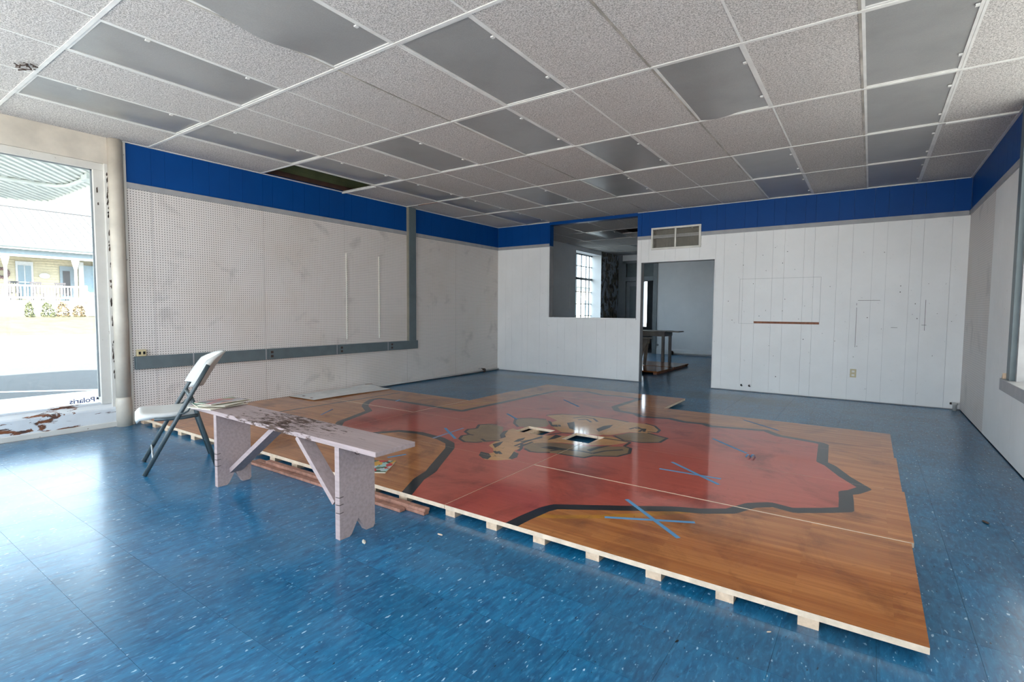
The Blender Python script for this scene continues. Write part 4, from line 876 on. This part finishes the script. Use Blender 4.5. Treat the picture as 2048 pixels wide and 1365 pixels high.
box('mullion', -0.012, 0.012, -0.028, 0.0, -h+0.03, h-0.03, 'vent', vt); boxes('duct', [(-w+0.03, w-0.03, 0.122, 0.126, -h+0.03, h-0.03), (-w+0.032, w-0.032, 0.0, 0.122, h-0.034, h-0.032), (-w+0.032, w-0.032, 0.0, 0.122, -h+0.032, -h+0.034), (-w+0.032, -w+0.034, 0.0, 0.122, -h+0.032, h-0.032), (w-0.034, w-0.032, 0.0, 0.122, -h+0.032, h-0.032)], 'duct', vt)
for a, b in ((-w+0.032, -0.014), (0.014, w-0.032)):
    bm = bmesh.new()
    for k in range(13): z = -h+0.042+k*0.0247; B(bm, a, b, -0.022, -0.018, z-0.0035, z+0.0035)
    for k in range(15): x = a+0.008+k*(b-a-0.016)/14; B(bm, x-0.0035, x+0.0035, -0.017, -0.012, -h+0.03, h-0.03)
    q = mesh_obj('grille', bm, 'grille', vt); q['kind'] = 'stuff'
# pipe, valve and low stub pipes along the walls
tag(tube('floor_pipe', [(0.045, 5.2, 0.030), (0.045, 7.0, 0.030), (0.045, YB-0.03, 0.030)], 0.014, 'pipe'), 'thin pipe running along the floor below the pegboard to the back corner', 'pipe')
vv = thing('pipe_valve', 'small dark rusty valve by the back corner of the pegboard wall', 'valve', (0.045, 8.06, 0))
lathe('body', [(0.02, 0.0), (0.036, 0.01), (0.036, 0.06), (0.018, 0.075)], (0, 0), 'rust', vv, 10); tube('stem', [(0, 0, 0.07), (0.0, -0.12, 0.085)], 0.007, 'rust', vv, 8); box('handle', -0.02, 0.02, -0.15, -0.11, 0.070, 0.10, 'pipe', vv, bevel=0.004)
v2 = thing('pipe_stub', 'rusty capped pipe stub on the floor in the corner by the right wall', 'pipe', (XR-0.06, YB-0.10, 0))
lathe('stub', [(0.022, 0.0), (0.022, 0.075), (0.030, 0.078), (0.030, 0.10), (0.012, 0.105)], (0, 0), 'pipe', v2, 12); tube('elbow', [(0, 0, 0.088), (-0.045, 0.02, 0.088)], 0.014, 'rust', v2, 8)
# small litter on the floor
for k, (x, y, sz, mt, lb) in enumerate(((4.45, 2.02, 0.022, 'raw', 'tiny pale wood splinter on the blue floor near the large court panel'), (5.78, 1.86, 0.012, 'hole', 'tiny black crumb on the blue floor beyond the court panel corner'), (4.19, 1.72, 0.030, 'page', 'pale paper scrap on the blue floor by the bench leg'), (6.05, 2.12, 0.012, 'raw', 'pale wood chip on the blue floor under the court panel edge'), (6.92, 4.0, 0.03, 'rust', 'dark curled scrap on the blue floor along the right wall'))):
    bm = bmesh.new(); bmesh.ops.create_icosphere(bm, subdivisions=1, radius=sz, matrix=Matrix.Translation((x, y, sz*0.18)) @ Matrix.Rotation(k*1.3, 4, 'Z') @ Matrix.Diagonal((1, 0.35, 0.18, 1)))
    tag(mesh_obj('floor_scrap', bm, mt), lb, 'litter')
# ------------------------------------------------------------------ back room furniture and spare panels
def plain_panel(loc, rz, label, w, l):
    t = thing('spare_panel', label, 'floor panel', loc, rz)
    box('board', -w/2, w/2, -l/2, l/2, ZS, ZT, 'wood', t)
    for k in range(7): x = -w/2+0.01+k*(w-0.1)/6; box('sleeper', x, x+0.075, -l/2+0.01, l/2-0.01, 0, ZS, 'redwood', t)
plain_panel((1.90, 10.27, 0), R(-1.5), 'spare amber court panel on the back room floor, front one of two', 2.16, 0.93)
plain_panel((1.90, 11.30, 0), R(-1.0), 'spare amber court panel under the table leg in the back room', 2.17, 0.95)
tb = thing('work_table', 'old wooden table with pale top standing in the back room', 'table', (1.66, 12.02, 0))
box('top', -0.86, 0.80, -0.31, 0.31, 0.750, 0.778, 'tablewood', tb, bevel=0.003); box('leaf', 0.80, 1.06, -0.16, 0.26, 0.752, 0.775, 'tablewood', tb, bevel=0.003)
boxes('apron', [(-0.80, 0.78, -0.29, -0.265, 0.655, 0.750), (-0.80, 0.78, 0.265, 0.29, 0.655, 0.75), (0.755, 0.78, -0.265, 0.265, 0.655, 0.75), (-0.80, -0.775, -0.265, 0.265, 0.655, 0.75)], 'tablewood', tb)
for x in (-0.76, 0.74):
    for y in (-0.25, 0.25): box('leg', x-0.030, x+0.030, y-0.030, y+0.030, ZT if y < 0 else 0.0, 0.70, 'tablewood', tb, bevel=0.003)
sh = thing('sawhorse', 'pale trestle with slanting legs on the spare panels in the back room', 'trestle', (1.75, 10.62, ZT))
box('top_board', -0.80, 0.79, -0.075, 0.075, 0.585, 0.615, 'tablewood', sh, bevel=0.003); box('rail', -0.76, 0.745, -0.022, 0.022, 0.49, 0.585, 'tablewood', sh, bevel=0.002)
for x, xs_ in ((-0.68, -0.80), (0.68, 0.56)):
    for y in (-1, 1): bar('leg', (x, 0.035*y, 0.56), (xs_, 0.22*y, 0.004), 0.07, 0.022, 'tablewood', sh, side=(1, 0, 0))

# ------------------------------------------------------------------ outside: apron, street, canopy, house
ZG = -0.12
struct(box('ground_apron', -4.0, -0.16, -10, 30, ZG-0.1, ZG, 'concrete'))
struct(box('ground_apron_rear', -0.16, 40, -40, Y0-0.12, ZG-0.1, ZG, 'concrete'))
struct(box('ground_lot', -13.5, -4.0, -60, 60, ZG-0.1, ZG-0.012, 'asphalt'))
struct(box('ground_road', -27.5, -13.5, -60, 60, ZG-0.1, ZG-0.02, 'road'))
struct(prism('ground_lawn', [(-27.5, ZG-0.02), (-33.4, 0.72), (-60, 0.75), (-60, -0.5), (-27.5, -0.5)], 'y', -60, 60, 'grass'))
struct(bar('road_stripe', (-5.4, 1.6, ZG-0.011), (-3.9, 3.3, ZG-0.011), 0.12, 0.004, 'stripe', side=(0, 1, 0)))
struct(boxes('wall_exterior', [(-0.34, -0.16, 2.0, 20, 2.95, 4.2), (-0.34, -0.16, Y0-0.3, 2.0, 2.95, 4.2), (-0.34, 7.6, Y0-0.3, Y0-0.12, 2.95, 4.2)], 'brickwall'))
# canopy over the pavement, with rounded corner, battens and an inner conduit
cp = thing('canopy', 'white ribbed metal canopy over the pavement outside the storefront window', 'canopy', (0, 0, 2.80))
def canopy_outline(x0, x1, y0, y1, rr):
    o = [(x0, y0), (x0, y1), ]; cx_, cy_ = x1+rr, y1-rr
    o += [(cx_ + rr*math.cos(R(a)), cy_ + rr*math.sin(R(a))) for a in range(90, 181, 15)]
    return o + [(x1, y0)]
ol = canopy_outline(-0.16, -4.15, -4.0, 2.50, 0.55)
prism('deck', ol, 'z', 0.02, 0.14, 'canopy', cp)
bm = bmesh.new(); ed = ol[1:]
for (a, b), (c, e) in zip(ed, ed[1:]): bar_into(bm, (a, b, 0.06), (c, e, 0.06), 0.20, 0.03, side=(0, 0, 1))
mesh_obj('fascia', bm, 'canopy', cp)
bm = bmesh.new(); dv = Vector((-0.834, 0.638)); nv = Vector((0.638, 0.834))
for k in range(-80, 70):
    o0 = nv*(k*0.092); t0, t1 = None, None
    for s in range(-400, 800):
        p = o0 + dv*(s*0.02)
        if -4.10 < p.x < -0.18 and -3.9 < p.y < 2.44:
            if t0 is None: t0 = s
            t1 = s
    if t0 is not None and t1-t0 > 4: a, b = o0+dv*(t0*0.02), o0+dv*(t1*0.02); bar_into(bm, (a.x, a.y, 0.012), (b.x, b.y, 0.012), 0.018, 0.010, side=(0, 0, 1))
q = mesh_obj('battens', bm, 'batten', cp); q['kind'] = 'stuff'
tube('conduit', [(-2.42, -3.9, -0.01), (-2.42, 2.0, -0.01), (-2.38, 2.18, -0.01), (-2.2, 2.26, -0.01), (-1.2, 2.27, -0.01), (-0.3, 2.27, -0.01)], 0.028, 'batten', cp, 8)
box('junction', -1.55, -1.35, 2.2, 2.34, -0.05, 0.02, 'batten', cp)
# house across the street
hx = -34.0
hs = thing('house', 'pale yellow house with white porch across the street', 'house', (hx, 9.0, 0.75))
def hb(n, x0, x1, y0, y1, z0, z1, m, p=None): return box(n, x0, x1, y0-9, y1-9, z0-0.75, z1-0.75, m, p or hs)
hb('porch_floor', -0.15, -2.6+0.0, -8, 19, 0.6, 1.66, 'hwhite'); hb('wall', -2.6, -2.8, -8, 19, 0.6, 5.2, 'siding')
bm = bmesh.new()
for k in range(22): B(bm, -2.60, -2.575, -17, 10, 0.95+k*0.16, 0.965+k*0.16)
q = mesh_obj('siding_laps', bm, 'siding', hs); q['kind'] = 'stuff'
prism('roof', [(0.35, 3.95), (0.35, 4.05), (-5.5, 6.95), (-11, 4.05), (-11, 3.95)], 'y', -17.3, 10.3, 'roof', hs)
bm = bmesh.new()
for k in range(60): bar_into(bm, (0.33, -17+k*0.46, 4.075), (-5.5, -17+k*0.46, 6.97), 0.03, 0.05, side=(0, 1, 0))
q = mesh_obj('roof_ribs', bm, 'ridge', hs); q['kind'] = 'stuff'
tube('ridge_cap', [(-5.5, -17.3, 6.97), (-5.5, 10.3, 6.97)], 0.05, 'ridge', hs, 6); hb('fascia', 0.30, 0.42, -8, 19, 4.55, 4.78, 'hwhite'); tube('gutter', [(0.46, -17, 3.98), (0.46, 10, 3.98)], 0.09, 'hblue', hs, 8); hb('porch_beam', -0.1, 0.1, -8, 19, 4.15, 4.60, 'hblue')
for k, y in enumerate((-4.9, -1.75, 1.4, 4.55, 7.68, 10.83, 13.98)):
    p = hb('porch_post', -0.06, 0.06, y-0.06, y+0.06, 1.66, 4.2, 'hwhite')
    prism('bracket', [(y-9-0.30, 3.45), (y-9-0.20, 3.40), (y-9-0.08, 2.85), (y-9+0.08, 2.85), (y-9+0.20, 3.40), (y-9+0.30, 3.45)], 'x', -0.03, 0.03, 'hwhite', p)
rl = hb('rail', -0.03, 0.03, -8, 11.0, 2.46, 2.55, 'hwhite'); hb('rail', -0.03, 0.03, -8, 11.0, 1.76, 1.84, 'hwhite')
bm = bmesh.new()
for k in range(125): B(bm, -0.02, 0.02, -17+k*0.152, -17+k*0.152+0.045, 1.05, 1.75)
q = mesh_obj('balusters', bm, 'hwhite', hs); q['kind'] = 'stuff'
hb('newel', -0.1, 0.1, 11.0, 11.35, 0.8, 2.6, 'hwhite')
for y0, y1 in ((8.62, 9.42), (4.2, 5.0)):
    wi = hb('window', -2.58, -2.52, y0, y1, 1.75, 4.05, 'hwhite')
    for a, b in ((y0+0.1, (y0+y1)/2-0.03), ((y0+y1)/2+0.03, y1-0.1)):
        for z0, z1 in ((1.85, 2.75), (2.82, 3.8)): hb('pane', -2.53, -2.50, a, b, z0, z1, 'pane', wi); 
for o in [q for q in bpy.data.objects if q.name.startswith('pane') and q.parent and q.parent.name.startswith('window') and q.parent.parent == hs]: pass
dd = hb('door', -2.58, -2.52, 10.7, 11.5, 1.7, 3.9, 'hblue'); hb('glass', -2.53, -2.49, 10.85, 11.2, 2.0, 3.6, 'darkchair', dd)
hb('garage_bay', -2.2, -2.1, 11.75, 14.5, 1.4, 4.0, 'pane'); hb('bay_frame', -2.15, -2.05, 11.55, 11.8, 1.2, 4.2, 'hwhite')
bm = bmesh.new()
for k in range(16): a = k*math.pi/8; bmesh.ops.create_icosphere(bm, subdivisions=1, radius=0.10, matrix=Matrix.Translation((-2.5, 8.02-9+0.26*math.cos(a), 3.28-0.75+0.26*math.sin(a))))
mesh_obj('wreath', bm, 'wreath', hs)
bm = bmesh.new(); bmesh.ops.create_cone(bm, cap_ends=True, segments=20, radius1=1, radius2=1, depth=0.05, matrix=Matrix.Translation((-2.52, 9.95-9, 3.22-0.75)) @ Matrix.Rotation(R(90), 4, 'Y') @ Matrix.Diagonal((0.17, 0.27, 1, 1)))
mesh_obj('oval_plaque', bm, 'hwhite', hs)
bm = bmesh.new(); bmesh.ops.create_cone(bm, cap_ends=True, segments=8, radius1=0.02, radius2=0.02, depth=1.0, matrix=Matrix.Translation((-0.0, 11.6-9, 2.0-0.75)) @ Matrix.Rotation(R(40), 4, 'X'))
mesh_obj('stair_rail', bm, 'hwhite', hs)
for k, y in enumerate((8.25, 9.25, 6.3, 10.4)):
    rc = thing('porch_chair', 'dark slatted rocking chair on the porch of the yellow house', 'chair', (hx-1.1, y, 1.66), 0, 'rocking chairs on the porch')
    box('seat', -0.25, 0.25, -0.26, 0.26, 0.40, 0.44, 'darkchair', rc); box('back_rail', -0.30, -0.26, -0.27, 0.27, 1.02, 1.12, 'darkchair', rc)
    for q in range(5): box('slat', -0.29, -0.265, -0.24+q*0.11, -0.19+q*0.11, 0.44, 1.04, 'darkchair', rc)
    for sx in (-0.24, 0.20):
        for sy in (-0.25, 0.21): box('leg', sx, sx+0.04, sy, sy+0.04, 0.0, 0.42, 'darkchair', rc)
def bush(y, w, h, mat, label, seed, x=hx+0.7):
    bm = bmesh.new(); q = random.Random(seed)
    for k in range(420):
        a, e = q.uniform(0, 2*math.pi), math.acos(q.uniform(-0.2, 1)); rr = q.uniform(0.75, 1.05)
        p = Vector((x + 0.35*rr*math.sin(e)*math.cos(a), y + w/2*rr*math.sin(e)*math.sin(a), 0.74 + h*max(0.02, rr*math.cos(e)*0.9+0.08)))
        s = 0.05; n1 = Vector((q.uniform(-1, 1), q.uniform(-1, 1), q.uniform(-1, 1))).normalized()*s; n2 = n1.cross(Vector((q.uniform(-1, 1), q.uniform(-1, 1), 1))).normalized()*s
        bm.faces.new([bm.verts.new(p+n1), bm.verts.new(p+n2), bm.verts.new(p-n1), bm.verts.new(p-n2)])
    tag(mesh_obj('shrub', bm, mat), label, 'shrub')
bush(8.46, 0.40, 0.82, 'leaf', 'small lone shrub in front of the white porch', 1); bush(9.28, 0.62, 0.88, 'leaf', 'greener end shrub of the hedge before the porch', 2); bush(9.96, 0.62, 0.86, 'leaf2', 'middle bronze shrub of the hedge before the porch', 3); bush(10.72, 0.60, 0.70, 'leaf2', 'low bronze shrub beside the red topped pier', 4)
pr_ = thing('garden_pier', 'low white garden pier with a red brick cap by the porch steps', 'pier', (hx+0.6, 11.5, 0.72))
box('pier', -0.3, 0.3, -0.33, 0.4, 0.0, 0.75, 'hwhite', pr_); box('cap', -0.34, 0.34, -0.4, 0.46, 0.75, 0.92, 'brick', pr_)
# bare tree beyond the roof
tr = bmesh.new(); q = random.Random(11)
def branch(p, v, L, rad, dep):
    e = p + v*L; tube_into(tr, [p, p+v*L*0.5+Vector((0, q.uniform(-.1, .1), 0)), e], [rad, rad*0.85, rad*0.6], 5, False)
    if dep:
        for k in range(3 if dep > 1 else 2):
            nvv = (v + Vector((q.uniform(-.6, .6), q.uniform(-.8, .8), q.uniform(-.25, .5)))).normalized(); branch(e, nvv, L*q.uniform(0.55, 0.8), rad*0.6, dep-1)
branch(Vector((-46, 17.5, 0.7)), Vector((0, -0.05, 1)).normalized(), 4.2, 0.16, 5)
tag(mesh_obj('bare_tree', tr, 'twig'), 'thin bare tree rising beyond the roof of the yellow house', 'tree')
# plain pale building seen through the back room window
fb = thing('neighbour_building', 'pale building with a low roof outside the back room window', 'building', (-16, 46, ZG))
box('wall', -8, 0, -8, 8, 0, 3.6, 'far', fb); prism('roof', [(-8.4, 3.6), (0.4, 3.6), (-4, 6.0)], 'y', -8.3, 8.3, 'roof', fb)
for k in range(3): box('window', 0, 0.05, -6+k*4, -4.8+k*4, 1.0, 2.4, 'pane', fb)
